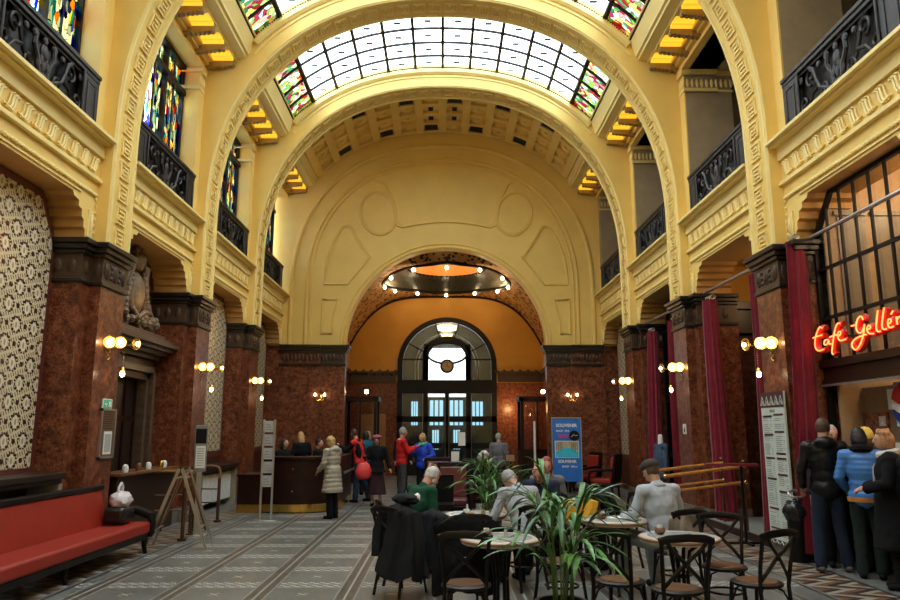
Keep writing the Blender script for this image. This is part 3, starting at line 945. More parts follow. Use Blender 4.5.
ov = MB(); ov.tube([(dx+.78*math.cos(2*PI*i/48), VY1-.1, 4.63+.40*math.sin(2*PI*i/48)) for i in range(48)], .045, 8, closed=True); ov.build('oval_ring', blackmetal, D)
sv = MB()
for rr in (1.25, 1.12):
    sv.tube([(dx-rr*math.cos(PI*i/32), VY1+.02, 3.62+.5+rr*math.sin(PI*i/32)*1.05) for i in range(33)], .022, 5)
for x in (-1.25, -1.12, 1.25, 1.12): sv.cyl((dx+x, VY1+.02, 3.62), (dx+x, VY1+.02, 4.14), .022, 5)
for x in (-.93, .93, -.07, .07): sv.cyl((dx+x, VY1-.1, .6), (dx+x, VY1-.1, 3.05), .014, 5)
sv.build('silver_tracery', steel, D)
gl = MB(); gl.prism([(dx-hw+.05, .2)] + arcp(hw-.1, 1.76) + [(dx+hw-.05, .2)], 'y', VY1+.03, VY1+.04); gl.build('door_glass', glassmat, D, smooth=0)
# street lobby beyond the glass: dim room with bright panes
lob = MB()
lob.box(dx-3, dx+3, 31.2, 31.3, 0, 3.1); lob.box(dx-3.2, dx-3, 28.3, 31.3, 0, 6.4); lob.box(dx+3, dx+3.2, 28.3, 31.3, 0, 6.4); lob.box(dx-3, dx+3, 28.3, 31.3, 6.3, 6.4)
lob.box(dx-3, dx-.85, 31.2, 31.3, 3.1, 6.4); lob.box(dx+.85, dx+3, 31.2, 31.3, 3.1, 6.4); lob.box(dx-.85, dx+.85, 31.2, 31.3, 5.2, 6.4)
lob.box(dx-3, dx+3, 28.3, 31.3, -.1, 0)
lob.build('outer_lobby', simple('dim_lobby_wall', (.06, .065, .07), .6), vest, smooth=0)
lp = MB(); lp.box(dx-.85, dx+.85, 31.24, 31.26, 3.1, 5.2); lp.build('street_pane', emit('daylit_street_pane', (.9, .95, 1), 2.2), vest, smooth=0)
for x, z0, z1, w_ in ((-1.35, 1.9, 2.9, .3), (-.4, 1.9, 2.95, .62), (.45, 1.9, 2.95, .62), (1.35, 1.9, 2.9, .5), (-.45, .9, 1.7, .3), (.45, .9, 1.7, .3)):
    q = MB()
    for k in range(3): q.box(dx+x-w_/2+k*w_/3, dx+x-w_/2+(k+.72)*w_/3, 31.1, 31.14, z0, z1)
    q.build('street_pane', MATS.get('blue_street_pane') or emit('blue_street_pane', (.45, .8, .95), .9), vest, smooth=0)
ch = thing('chandelier', 'glowing glass chandelier seen through the fanlight above the entrance', 'chandelier', (dx, 29.3, 5.9))
q = MB(); q.lathe([(.45, 0), (.40, -.16), (.2, -.2)], (0, 0, 0), 20); q.lathe([(.28, -.3), (.2, -.42), (.05, -.46)], (0, 0, 0), 16); q.build('glass_tier', emit('chandelier_glass', (1, .72, .35), 3.0), ch)
q = MB(); q.cyl((0, 0, 0), (0, 0, .4), .02, 6); q.build('stem', brass, ch)
ck = thing('wall_clock', 'round clock hanging in the middle of the entrance fanlight', 'clock', (dx, VY1-.2, 4.12))
q = MB(); q.lathe([(.27, 0), (.27, .08), (.2, .1)], (0, 0, 0), 28, M=Matrix.Rotation(R(90), 4, 'X')); q.build('clock_case', darkwood, ck)
q = MB(); q.lathe([(.2, 0), (.2, .012)], (0, -.1, 0), 28, M=Matrix.Rotation(R(90), 4, 'X')); q.build('clock_face', simple('aged_clock_face', (.42, .30, .16), .5), ck)
q = MB(); q.box(-.01, .01, -.125, -.118, -.02, .15); q.cbox((.045, -.121, -.03), (.11, .008, .016), M=Matrix.Rotation(R(30), 4, 'Y'))
for k in range(12): q.cbox((.17*math.cos(k*PI/6), -.118, .17*math.sin(k*PI/6)), (.02, .006, .02))
q.build('clock_hands', blackmetal, ck, smooth=0)
# ------------------------------------------------------------------ lower recesses
def wall_panel(s, o0, o1, parent, zb=1.22, ztop=4.86, ledge=True):
    """wallpaper panel with a chamfered head in an oxblood frame, dado and ledge"""
    x = -5.38
    def oct_(i, zb_): 
        return [(o0+i, zb_), (o0+i, 4.25-i*.3), (o0+.42+i*.4, ztop-i), (o1-.42-i*.4, ztop-i), (o1-i, 4.25-i*.3), (o1-i, zb_)]
    def fr_(mb):
        mb.prism(oct_(.0, zb-.12) , 'x', -XR-.02, x+.03)
    side(fr_, s, 'panel_frame', frame_red, parent, smooth=0)
    def wp(mb): mb.prism(oct_(.10, zb), 'x', x+.03, x+.036)
    side(wp, s, 'wallpaper', wallpaper, parent, smooth=0)
    def da(mb): mb.box(-XR-.02, x+.03, o0, o1, 0, zb-.12)
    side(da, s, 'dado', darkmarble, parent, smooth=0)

def radiator_unit(o0, o1, s, lab, dz=0):
    t = thing('radiator', lab, 'radiator', (s*(5.36-.25), (o0+o1)/2, 0), 0)
    h = (o1-o0)/2-.08
    q = MB(); q.box(-.24, .24, -h, h, .86+dz, .94+dz); q.box(-.2, .2, -h+.02, h-.02, .80+dz, .86+dz); q.build('stone_shelf', black_stone, t, bevel=.01)
    q = MB()
    n = int(2*h/.10)
    for k in range(n):
        y = -h+.16+(2*h-.32)*k/(n-1); q.box(-.06, .10, y-.04, y+.04, .14, .76)
    q.build('radiator_grille', white_paint, t, bevel=.012)
    mb_ = simple('beige_stone', (.30, .25, .17), .5) if 'beige_stone' not in MATS else MATS['beige_stone']
    for a_ in (-h, h-.1):
        q = MB(); q.box(-.2, .2, a_, a_+.1, 0, .8+dz); q.build('side_support', mb_, t, smooth=0)
    return t

def bay(i): return BAYS[i][0]+.27, BAYS[i][1]-.27
o0, o1 = bay(2); wall_panel(-1, o0, o1, wallL); 
radiator_unit(o0, o1, -1, 'dark stone shelf over a radiator behind the red sofa', .22)
o0, o1 = bay(4); wall_panel(-1, o0, o1, wallL)
radiator_unit(o0, o1, -1, 'white radiator under a black stone shelf below the patterned wallpaper')
o0, o1 = bay(5); wall_panel(-1, o0, o1, wallL); wall_panel(1, o0, o1, wallR, zb=1.0)
# right side back walls
q = MB(); 
q.box(XR, XR+.3, BAYS[5][0]-.8, YE, 0, 5.8)
q.box(XR-.0, XR+.3, BAYS[4][0]-.0, BAYS[4][0]+.2, 0, 5.8)
q.build('recess_wall', cream, wallR, smooth=0)
# portal on the left (bay 3)
o0, o1 = bay(3); pc = (o0+o1)/2
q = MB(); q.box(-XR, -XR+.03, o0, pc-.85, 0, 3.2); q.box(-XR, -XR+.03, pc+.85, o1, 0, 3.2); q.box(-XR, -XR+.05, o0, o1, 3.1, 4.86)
q.build('portal_surround', darkmarble, wallL, smooth=0)
d2 = struct('door_2')
q = MB()
for k, (w_, x_) in enumerate(((1.22, -5.40), (1.10, -5.32), (.98, -5.40))):
    a = .12
    q.box(-XR, x_, pc-w_, pc-w_+a, 0, 2.72+(.24 if k == 0 else .12 if k == 1 else 0)); q.box(-XR, x_, pc+w_-a, pc+w_, 0, 2.72+(.24 if k == 0 else .12 if k == 1 else 0))
    q.box(-XR, x_, pc-w_, pc+w_, 2.60+(.24 if k == 0 else .12 if k == 1 else 0), 2.72+(.24 if k == 0 else .12 if k == 1 else 0))
for (w_, x_, z0, z1) in ((1.24, -5.34, 2.98, 3.06), (1.30, -5.22, 3.06, 3.13), (1.36, -5.12, 3.13, 3.20), (1.40, -5.04, 3.20, 3.27), (1.34, -5.12, 3.27, 3.34), (1.1, -5.2, 3.34, 3.42)):
    q.box(-XR, x_, pc-w_, pc+w_, z0, z1)
q.build('portal_cornice', stonecrest if False else simple('dark_brown_stone', (.09, .055, .035), .35, var=.4, scale=10), d2, smooth=0, bevel=.012)
q = MB(); q.box(-XR-.02, -XR+.06, pc-.88, pc+.88, 0, 2.62)
q.build('door_leaf', simple('very_dark_door_wood', (.02, .011, .008), .35), d2, smooth=0)
q = MB()
for y in (pc-.86, pc-.44, pc, pc+.42, pc+.84): q.box(-XR+.06, -XR+.09, y-.03, y+.03, 0, 2.6)
for z in (.9, 1.9): q.box(-XR+.06, -XR+.085, pc-.86, pc+.86, z-.05, z+.05)
q.build('door_stile', darkwood, d2, smooth=0)
# carved coat of arms
cr = thing('coat_of_arms', 'large carved stone coat of arms with shield and crown above the dark doorway', 'relief', (-5.38, pc, 3.42))
q = MB(); 
q.sph((0, 0, .62), (.13, .30, .40), 20); q.sph((.03, 0, .62), (.13, .24, .33), 20)
q.build('shield', stonecrest, cr)
q = MB()
q.lathe([(.12, 0), (.16, .08), (.2, .2), (.14, .26)], (.02, 0, 1.05), 14, sx=.7)
for k in range(5):
    a = (k-2)*.5; q.sph((.04, math.sin(a)*.18, 1.33+.04*math.cos(a)), .05, 8)
q.tube([(.02, -.18, 1.28), (.03, -.12, 1.42), (.03, 0, 1.48), (.03, .12, 1.42), (.02, .18, 1.28)], .035, 8); q.sph((.03, 0, 1.53), .05, 8)
q.build('crown', stonecrest, cr)
q = MB()
rnd = random.Random(3)
for d in (-1, 1):
    q.tube([(0, d*.34, .1), (.02, d*.42, .4), (.02, d*.38, .8), (.02, d*.30, 1.05)], .06, 8)
    for k in range(11):
        t = k/10; q.sph((.05, d*(.36+.08*math.sin(t*6)), .15+t*.95), (.07, .075, .085), 8)
    q.tube([(0, d*y, z) for y, z in spiral(.62, .20, .22, .05, PI*.9, -PI*1.6)], .07, 8)
    q.tube([(0, d*y, z) for y, z in spiral(.34, .12, .16, .04, 0, PI*2.2)], .055, 8)
    q.sph((0, d*.80, .12), (.1, .14, .12), 8); q.sph((.02, d*.55, .42), (.08, .1, .14), 8)
    q.tube([(.05, d*.12, 1.35), (.08, d*.3, 1.0), (.06, d*.42, .7)], .035, 6)
for k in range(26):
    q.sph((.04+rnd.random()*.05, rnd.uniform(-.85, .85), .06+rnd.random()*.22), rnd.uniform(.04, .09), 8)
for k in range(9): q.sph((.1, (k-4)*.06, .2+.03*abs(k-4)), .05, 8)
q.build('carved_foliage', stonecrest, cr)

# sconces -----------------------------------------------------------------------
def sconce(loc, s, label):
    t = thing('wall_lamp', label, 'wall lamp', loc, 0, 'brass three-cup wall lamps on the pillars')
    d = -s       # toward nave
    q = MB(); q.sph((0, 0, .0), (.035, .10, .13), 14); q.sph((d*.02, 0, .0), (.04, .06, .08), 12)
    for k in range(8):
        a = k*PI/4; q.sph((d*.01, .10*math.cos(a), .14*math.sin(a)), (.02, .03, .03), 8)
    q.tube([(0, 0, -.12), (d*.03, .03, -.18), (d*.02, -.02, -.22)], .02, 6)
    q.build('back_plate', brass, t)
    q = MB()
    q.tube([(0, 0, 0), (d*.10, 0, -.05), (d*.2, 0, -.04), (d*.3, 0, 0), (d*.38, 0, .0)], .016, 6)
    q.tube([(d*.12, -.14, 0), (d*.16, 0, -.03), (d*.12, .14, 0)], .012, 6)
    for k in range(7): q.sph((d*.25, 0, -.07-k*.035), .011, 6)
    q.lathe([(.012, 0), (.03, -.02), (.04, -.06), (.02, -.07)], (d*.25, 0, -.31), 12)
    q.build('arm', brass, t)
    for (p, ax) in (((d*.10, -.15, .03), Vector((d*.3, -1, -.05))), ((d*.23, -.10, .03), Vector((d*.3, -1, -.1))), ((d*.42, -.02, .02), Vector((d, -.3, -.1)))):
        M = ax.to_track_quat('Z', 'Y').to_matrix().to_4x4()
        q = MB(); q.lathe([(.02, -.05), (.03, -.03), (.085, -.01), (.088, 0), (.07, -.005), (.02, -.03)], p, 16, M=M)
        q.tube([Vector(p)+M.to_3x3()@Vector((.085*math.cos(a*PI/12), .085*math.sin(a*PI/12), 0)) for a in range(24)], .009, 5, closed=True)
        c = q.build('lamp_cup', brass, t)
        q = MB(); q.sph(Vector(p)+M.to_3x3()@Vector((0, 0, .03)), .030, 12); q.build('bulb', bulbmat, c)
    q = MB(); q.sph((d*.25, 0, -.41), (.034, .034, .045), 12); q.build('bulb', bulbmat, t)
near = {10.0: 'the first pillar', 14.05: 'the second pillar', 18.1: 'the third pillar'}
extra = {(10.0, -1): 'brass wall lamp above the green exit sign and framed notice', (14.05, -1): 'brass wall lamp above the grey notice stand with the small screen',
         (18.1, -1): 'brass wall lamp above the reception desk, left side', (10.0, 1): 'brass wall lamp above the tall printed menu board',
         (14.05, 1): 'brass wall lamp on the pillar between two red curtains, above the small white notice', (18.1, 1): 'brass wall lamp on the far pillar beside the narrow patterned panel'}
for y in (10.0, 14.05, 18.1):
    for s in (-1, 1): sconce((s*4.83, y+.385, 2.9), s, extra[(y, s)])
def sconce_end(x, label):
    t = thing('wall_lamp', label, 'wall lamp', (x, YE-.05, 2.68), 0, 'two-armed wall lamps on the end wall')
    q = MB(); q.sph((0, 0, -.03), (.06, .03, .12), 12)
    for d in (-1, 1): q.tube([(0, -.02, -.06), (d*.07, -.1, -.12), (d*.14, -.12, -.05), (d*.14, -.12, .0)], .014, 6); q.lathe([(.01, -.02), (.045, .0), (.03, .03)], (d*.14, -.12, 0), 10)
    q.build('arm', brass, t)
    for d in (-1, 1):
        q = MB(); q.sph((d*.14, -.12, .07), (.035, .035, .05), 10); q.build('bulb', bulbmat, t)
sconce_end(-3.70, 'two-armed brass wall lamp on the end wall above the reception clerks')
sconce_end(3.96, 'two-armed brass wall lamp on the end wall above the blue souvenir poster')
# small pegs above lamps
# curtains ------------------------------------------------------------------------
def curtain(x, y, ztop, zb, w, label, seed, tie=0, mat=velvet):
    rnd = random.Random(seed)
    ph = [rnd.uniform(0, 6) for _ in range(4)]
    t = thing('curtain', label, 'curtain', (x, y, zb))
    q = MB(); H = ztop-zb
    def fn(u, v):
        a = 2*PI*u
        wv = w/2*(.62+.38*(1-v)) * (1-.25*tie*math.exp(-((v-.35)/.12)**2))
        f = 1+.28*math.sin(9*a+ph[0]+v*1.3)+.12*math.sin(17*a+ph[1]+v*2)
        return (.13*math.sin(a)*f*(.8+.3*(1-v))+.03*math.sin(v*3+ph[2]), wv*math.cos(a)*(1+.10*math.sin(9*a+ph[0]))+.05*math.sin(v*2.2+ph[3])*(1-v), H*v)
    q.grid(120, 26, fn, closed_u=True)
    q.add([fn(i/120, 1) for i in range(120)], [list(range(120))]); q.add([fn(i/120, 0) for i in range(120)], [list(range(119, -1, -1))])
    q.build('fabric', mat, t, smooth=70)
    q = MB()
    for k in range(4): q.tube([(.045*math.cos(a*PI/5), (k-1.5)*w*.17, H+.05+.045*math.sin(a*PI/5)) for a in range(10)], .007, 5, closed=True)
    q.build('curtain_ring', steel, t)
curtain(4.93, 9.74, 4.30, .12, .25, 'red velvet curtain on the near side of the first pillar, beside the cafe glazing', 1)
curtain(5.10, 11.35, 4.18, .12, .46, 'red velvet curtain beside the tall menu board', 2)
curtain(5.10, 13.42, 4.12, .12, .50, 'red velvet curtain at the far side of the dark passage, behind the wooden rails', 3)
curtain(5.10, 15.55, 4.05, .12, .46, 'red velvet curtain between the mannequin and the second pillar', 4, 1)
curtain(5.10, 17.35, 4.05, .12, .50, 'furthest red velvet curtain, left of the denim-jacket mannequin', 5)
for k, (a, b, lab) in enumerate(((6.8, 9.95, 'above the cafe glazing'), (11.0, 13.85, 'across the dark passage'), (15.0, 17.95, 'in front of the metal window'))):
    t = thing('curtain_rod', 'grey metal curtain rod ' + lab, 'curtain rod', (5.12, a, 4.33))
    q = MB(); q.cyl((0, 0, 0), (0, b-a, 0), .028, 10); q.build('rod', steel, t)
    q = MB(); q.sph((0, 0, 0), .045, 10); q.sph((0, b-a, 0), .045, 10); q.build('finial', steel, t)

# right passage (bay 3) --------------------------------------------------------------
o0, o1 = bay(3)
q = MB(); q.box(7.3, 7.5, 10.2, 14.9, 0, 5.8); q.box(XR+.1, 7.4, 14.4, 14.6, 0, 3.9); q.box(XR+.1, 7.4, 10.2, 10.4, 0, 3.9)
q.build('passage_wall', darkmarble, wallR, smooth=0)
q = MB(); q.box(XR+.1, 7.4, 14.42, 14.6, 3.9, 5.84); q.box(XR+.1, 7.4, 10.2, 10.4, 3.9, 5.84); q.box(XC+.02, 7.4, 10.2, 14.9, 5.0, 5.1)
q.build('passage_vault', ochre, wallR, smooth=0)
q = MB(); q.box(XR+.08, 7.3, 14.28, 14.42, 3.62, 3.70); q.box(XR+.08, 7.3, 14.20, 14.42, 4.1, 4.25); q.box(XR+.08, 7.3, 14.32, 14.42, 3.7, 4.1)
q.build('passage_cornice', black_stone, wallR, smooth=0)
q = MB(); q.box(4.86, 7.4, o0-.05, o1+.05, 0, .11); q.build('passage_step', simple('pale_green_step', (.22, .25, .22), .35), wallR, smooth=0)
q = MB(); q.box(4.82, 4.86, o0, o1, 0, .115); q.build('step_edge', darkwood, wallR, smooth=0)
# metal window, bay 4 right -------------------------------------------------------------
o0, o1 = bay(4)
mw = struct('window_20')
q = MB()
q.box(5.50, 5.58, o0, o0+.08, 0, 4.3); q.box(5.50, 5.58, o1-.08, o1, 0, 4.3)
n = 8
for k in range(n+1):
    y = o0+.04+(o1-o0-.08)*k/n; q.box(5.51, 5.57, y-.03, y+.03, 0, 4.7 if 0 < k < n else 4.3)
for z in (.1, 1.1, 2.4, 2.55, 3.3, 4.1, 4.72): q.box(5.50, 5.58, o0, o1, z-.04, z+.04)
q.build('window_frame', blackmetal, mw, smooth=0)
q = MB(); q.box(5.59, 5.60, o0, o1, 0, 4.85); q.build('window_glass', glassmat, mw, smooth=0)
q = MB(); q.box(6.4, 6.5, 14.5, 18.9, 0, 5.8); q.box(XR, 6.5, 14.8, 14.9, 0, 5.8); q.box(XR, 6.5, 18.2, 18.3, 0, 5.8)
q.build('shop_backing', simple('dim_shop_wall', (.05, .035, .025), .7), wallR, smooth=0)

# cafe glazing, bay 2 right -----------------------------------------------------------------
o0, o1 = bay(2)
cw = struct('window_21')
gx = 5.22
q = MB()
zt = 4.85
def ztop(y):
    d = min(y-o0, o1-y)
    return 4.86 if d > .5 else 4.3 + .56*max(0, d)/.5
ys = []
y = o1-.02
k = 0
while y > o0:
    q.box(gx-.015, gx+.015, y-.016, y+.016, 2.62, ztop(y)); y -= .335
for z in (3.86, 3.19): q.box(gx-.02, gx+.02, o0, o1, z-.022, z+.022)
q.tube([(gx, o0, 4.3), (gx, o0+.5, 4.86), (gx, o1-.5, 4.86), (gx, o1, 4.3)], .045, 4)
q.tube([(gx, o0, 4.0), (gx, o0, 4.3)], .045, 4); q.box(gx-.04, gx+.04, o1-.06, o1+.02, 0, 4.3); q.box(gx-.04, gx+.04, o0-.02, o0+.06, 0, 4.3)
q.build('window_frame', blackmetal, cw, smooth=0)
q = MB(); q.box(gx-.10, gx+.12, o0, o1, 2.52, 2.62); q.box(gx-.05, gx+.1, o0, o1, 2.36, 2.52); q.box(gx-.08, gx+.1, o0, o1, 2.31, 2.36)
q.build('transom', darkwood, cw, smooth=0)
q = MB(); q.box(gx-.09, gx-.06, o0, o1, 2.27, 2.30); q.build('silver_track', steel, cw, smooth=0)
q = MB(); q.box(gx+.022, gx+.028, o0, o1, 2.6, 4.84); q.build('window_glass', glassmat, cw, smooth=0)
# interior of the cafe
q = MB(); q.box(7.3, 7.5, 5.2, 10.2, 0, 5.8); q.box(XR, 7.4, 10.0, 10.2, 0, 5.8); q.box(XR, 7.4, 5.9, 6.1, 0, 5.8); q.box(XC+.02, 7.4, 5.2, 10.2, 5.5, 5.6)
q.build('cafe_wall', simple('cafe_beige_wall', (.30, .18, .09), .6), wallR, smooth=0)
q = MB()
for y in (6.6, 7.5, 8.4, 9.3): q.box(7.15, 7.3, y-.09, y+.09, 0, 5.0)
q.box(7.2, 7.3, 6.1, 10, 3.9, 4.1)
for y in (7.05, 7.95, 8.85): q.tube([(7.24, y-.3, 3.9), (7.24, y-.28, 4.3), (7.24, y, 4.5), (7.24, y+.28, 4.3), (7.24, y+.3, 3.9)], .04, 6)
q.build('cafe_pilaster', simple('cafe_pale_pilaster', (.36, .27, .17), .6), wallR, smooth=0)
q = MB(); q.box(5.26, 7.3, 9.55, 9.59, 0, 5.4); q.build('cafe_partition', simple('cafe_partition_beige', (.36, .25, .15), .5), wallR, smooth=0)
q = MB()
for x_ in (5.45, 5.95, 6.45): q.box(x_, x_+.38, 9.53, 9.55, 2.7, 4.6)
for x_ in (5.45, 5.95, 6.45): q.box(x_-.04, x_+.42, 9.51, 9.55, 4.62, 4.68)
q.build('cafe_partition_insets', simple('cafe_grey_inset', (.20, .17, .14), .4), wallR, smooth=0)
cab = thing('display_cabinet', 'tall beige wooden cafe cabinet behind the queue with notices taped on it', 'cabinet', (5.68, 8.98, 0))
q = MB(); q.box(-.12, .3, -.30, .56, .0, 2.25); q.build('body', simple('beige_cabinet_wood', (.22, .145, .085), .5), cab, bevel=.01)
q = MB(); q.box(-.15, -.12, .02, .55, 1.3, 1.92)
q.build('photo_panel', MATS.get('collage_photo') or simple('collage_photo', (.20, .07, .035), .5, var=.9, scale=16), cab, smooth=0)
q = MB()
for z in (1.35, 1.55, 1.75): q.box(-.16, -.15, .05, .18, z, z+.12)
q.build('photo_strip', simple('white_card', (.5, .48, .44), .6, var=.5, scale=30), cab, smooth=0)
q = MB(); q.box(-.135, -.12, -.20, .0, 1.95, 2.2); q.build('notice_sheet', paper, cab, smooth=0); q = MB(); q.box(-.135, -.12, -.26, -.06, 1.38, 1.55); q.build('notice_sheet', paper, cab, smooth=0)
cc = thing('cafe_counter', 'cafe counter with glass front that the people are queueing at', 'counter', (5.55, 7.6, 0))
q = MB(); q.box(-.2, .3, -.9, .95, 0, 1.0); q.build('body', midwood, cc, bevel=.01)
q = MB(); q.box(-.26, .34, -.93, .98, 1.0, 1.05); q.build('counter_top', darkwood, cc, bevel=.008)
q = MB(); q.box(-.18, -.16, -.8, .9, 1.05, 1.45); q.box(-.18, .3, -.8, .9, 1.45, 1.46); q.build('glass_front', glassmat, cc, smooth=0)
# cola poster
ps = thing('poster', 'blue, white and red round-logo drinks poster above the cafe counter', 'poster', (5.40, 8.33, 2.02))
q = MB(); q.box(0, .02, -.36, .28, -.28, .24); q.build('poster_sheet', simple('pale_blue_print', (.28, .42, .62), .4), ps, smooth=0)
def disc_part(pts, x, name, mat):
    q = MB(); q.prism(pts, 'x', x, x+.006); q.build(name, mat, ps, smooth=0)
Rl = .25; cy_, cz_ = .08, -.02
def circ(a0, a1, n=20): return [(cy_-Rl*math.cos(R(a0+(a1-a0)*i/n)), cz_+Rl*math.sin(R(a0+(a1-a0)*i/n))) for i in range(n+1)]
disc_part(circ(0, 360, 40)[:-1], -.008, 'logo_disc', paper)
def wavec(z0, amp, flip=1): return [(cy_-Rl*.97+2*Rl*.97*i/14, cz_+z0+amp*math.sin(PI*2*i/14+.5)) for i in range(15)]
disc_part(circ(12, 168) + [(y, z) for y, z in reversed(wavec(.05, -.045))][::-1][::-1][::1][::-1], -.015, 'logo_red_half', simple('print_red', (.55, .02, .02), .4)) if False else None
top = circ(14, 166)            # goes from y negative side over the top
lowt = wavec(.05, .05)
disc_part([(y, z) for y, z in top] + [(y, z) for y, z in reversed([p for p in lowt if abs(p[0]-cy_) < Rl*.96])], -.015, 'logo_red_half', simple('print_red', (.55, .02, .02), .4))
bot = circ(194, 346)
disc_part([(y, z) for y, z in bot] + [(y, z-.11) for y, z in [p for p in lowt if abs(p[0]-cy_) < Rl*.96]], -.015, 'logo_blue_half', simple('print_navy', (.01, .03, .22), .4))
gar = thing('leaf_garland', 'orange autumn leaf garland hanging along the cafe counter shelf', 'garland', (5.38, 8.0, 1.70))
q = MB(); rnd = random.Random(5)
for k in range(260):
    y = rnd.uniform(-.9, .28); z = rnd.gauss(0, .035); x = rnd.uniform(-.06, .04)
    if rnd.random() < .3: y = rnd.choice((.05, -.5))+rnd.gauss(0, .05); z = -rnd.random()*.5
    a = rnd.uniform(0, 6); s_ = rnd.uniform(.025, .05)
    M = Euler((rnd.uniform(0, 6), rnd.uniform(0, 6), a)).to_matrix()
    q.add([Vector((x, y, z))+M@Vector(p) for p in ((-s_, 0, 0), (0, -s_*.6, .005), (s_, 0, 0), (0, s_*.6, .005))], [(0, 1, 2, 3)])
q.build('leaves', simple('autumn_orange_leaf', (.62, .13, .015), .6, var=.5, scale=30), gar, smooth=0)
shf = thing('shelf', 'dark shelf with bottles and glasses behind the cafe counter', 'shelf', (5.75, 7.55, 1.5))
q = MB(); q.box(0, .3, -.75, .5, -.02, .0); q.box(0, .3, -.75, .5, -.37, -.35); q.box(.28, .3, -.75, .5, -.4, .1); q.build('board', darkwood, shf, smooth=0)
rnd = random.Random(9)
for k in range(9):
    t = tag(MB().lathe([(.035, 0), (.035, .15), (.014, .2), (.014, .26)], (0, 0, 0), 10).build('bottle', [MATS['print_red'], brass, MATS['print_navy'], paper][k % 4]), 'small bottle on the dark shelf behind the cafe counter', 'bottle', 'bottles behind the cafe counter')
    t.location = (5.85, 6.95+k*.13, 1.5)
# neon sign -------------------------------------------------------------------------------------
NE = {"C": ((9.34, 3.02), (9.39, 3.05), (9.46, 3.0), (9.53, 2.92), (9.56, 2.83), (9.54, 2.76), (9.46, 2.73), (9.35, 2.74)), "Cb": ((9.59, 2.92), (9.47, 2.93), (9.36, 2.93)), "a": ((9.22, 2.85), (9.29, 2.86), (9.33, 2.82), (9.31, 2.79), (9.24, 2.8), (9.2, 2.85), (9.21, 2.79), (9.15, 2.79)), "f": ((8.91, 3.02), (8.97, 3.03), (9.04, 2.95), (9.09, 2.85), (9.13, 2.75), (9.16, 2.68), (9.13, 2.65)), "fb": ((9.17, 2.88), (8.97, 2.89)), "e": ((8.99, 2.86), (8.91, 2.88), (8.91, 2.92), (8.97, 2.92), (8.99, 2.86), (8.96, 2.81), (8.89, 2.8), (8.81, 2.81)), "G": ((8.41, 2.99), (8.42, 3.03), (8.48, 3.04), (8.54, 2.99), (8.57, 2.92), (8.54, 2.85), (8.46, 2.84), (8.41, 2.89), (8.39, 2.93)), "Gd": ((8.39, 2.93), (8.42, 2.83), (8.48, 2.74), (8.56, 2.67), (8.64, 2.65), (8.7, 2.71), (8.66, 2.77), (8.54, 2.8), (8.38, 2.81)), "Gb": ((8.66, 2.95), (8.55, 2.95)), "e2": ((8.35, 2.86), (8.27, 2.87), (8.28, 2.91), (8.33, 2.9), (8.36, 2.86), (8.32, 2.81), (8.23, 2.8)), "l": ((8.1, 3.05), (8.14, 2.95), (8.17, 2.85), (8.15, 2.81), (8.1, 2.81)), "l2": ((7.98, 3.06), (8.03, 2.95), (8.06, 2.86), (8.04, 2.82), (7.98, 2.82)), "e3": ((7.95, 2.87), (7.88, 2.88), (7.88, 2.92), (7.93, 2.92), (7.95, 2.88), (7.93, 2.82), (7.85, 2.83)), "ac": ((7.87, 2.97), (7.83, 3.0)), "r": ((7.78, 2.93), (7.78, 2.84)), "r2": ((7.78, 2.89), (7.74, 2.92), (7.7, 2.92)),
 "t": ((7.60, 3.03), (7.62, 2.85), (7.58, 2.82), (7.53, 2.83)), "tb": ((7.66, 2.94), (7.54, 2.945))}
ns = thing('neon_sign', 'red neon handwriting sign reading Cafe Gellert on the cafe glazing', 'sign', (5.0, 8.6, 2.9))
def smooth_pts(p, it=2):
    for _ in range(it):
        o = [p[0]]
        for a, b in zip(p, p[1:]): o += [(a[0]*.75+b[0]*.25, a[1]*.75+b[1]*.25), (a[0]*.25+b[0]*.75, a[1]*.25+b[1]*.75)]
        p = o + [p[-1]]
    return p
q = MB(); qb = MB()
for k, p in NE.items():
    pts = [(0, y-8.6, z-2.9) for y, z in smooth_pts(list(p))]
    q.tube(pts, .009, 6); qb.tube([(.055, y, z) for _, y, z in pts], .038, 6)
q.build('neon_lettering', neon, ns)
qb.build('lettering_backing', simple('red_sign_backing', (.5, .02, .012), .4), ns)
q = MB()
for y in (-.9, -.3, .2, .75): q.cyl((.02, y, -.05), (.2, y, -.05), .012, 6)
q.build('bracket', blackmetal, ns)

# exit sign, notice, menu board, info totem -------------------------------------------------------
ex = thing('exit_sign', 'small green and white exit sign on the marble pillar above the framed notice', 'sign', (-4.81, 10.47, 2.0))
q = MB(); q.box(-.0, .02, -.14, .14, -.01, .14); q.build('panel', white_paint, ex, smooth=0)
grn = emit('exit_green', (.02, .35, .16), .25)
q = MB(); q.box(.02, .024, -.12, .12, .008, .124); q.build('green_face', grn, ex, smooth=0)
q = MB(); q.box(.024, .028, .02, .10, .025, .105); q.box(.024, .028, -.10, -.02, .055, .075); q.cbox((.026, -.04, .05), (.004, .07, .014), M=Matrix.Rotation(R(50), 4, 'X')); q.sph((.026, -.05, .1), (.004, .012, .012), 8); q.build('pictogram', paper, ex, smooth=0)
nb = thing('framed_notice', 'steel framed notice with white sheet on the marble pillar by the sofa', 'notice', (-4.81, 10.54, 1.3))
q = MB()
for a in ((-.23, -.20, 0, .70), (.20, .23, 0, .70), (-.23, .23, 0, .03), (-.23, .23, .67, .70)): q.box(0, .03, *a)
q.build('frame', steel, nb, smooth=0)
q = MB(); q.box(0, .015, -.2, .2, .03, .67); q.build('backing', simple('brown_notice_board', (.16, .09, .04), .5), nb, smooth=0)
q = MB(); q.box(.015, .02, -.10, .14, .06, .38); q.build('paper_sheet', paper, nb, smooth=0)
q = MB()
for k in range(9): q.box(.02, .022, -.07, .11, .10+k*.028, .11+k*.028)
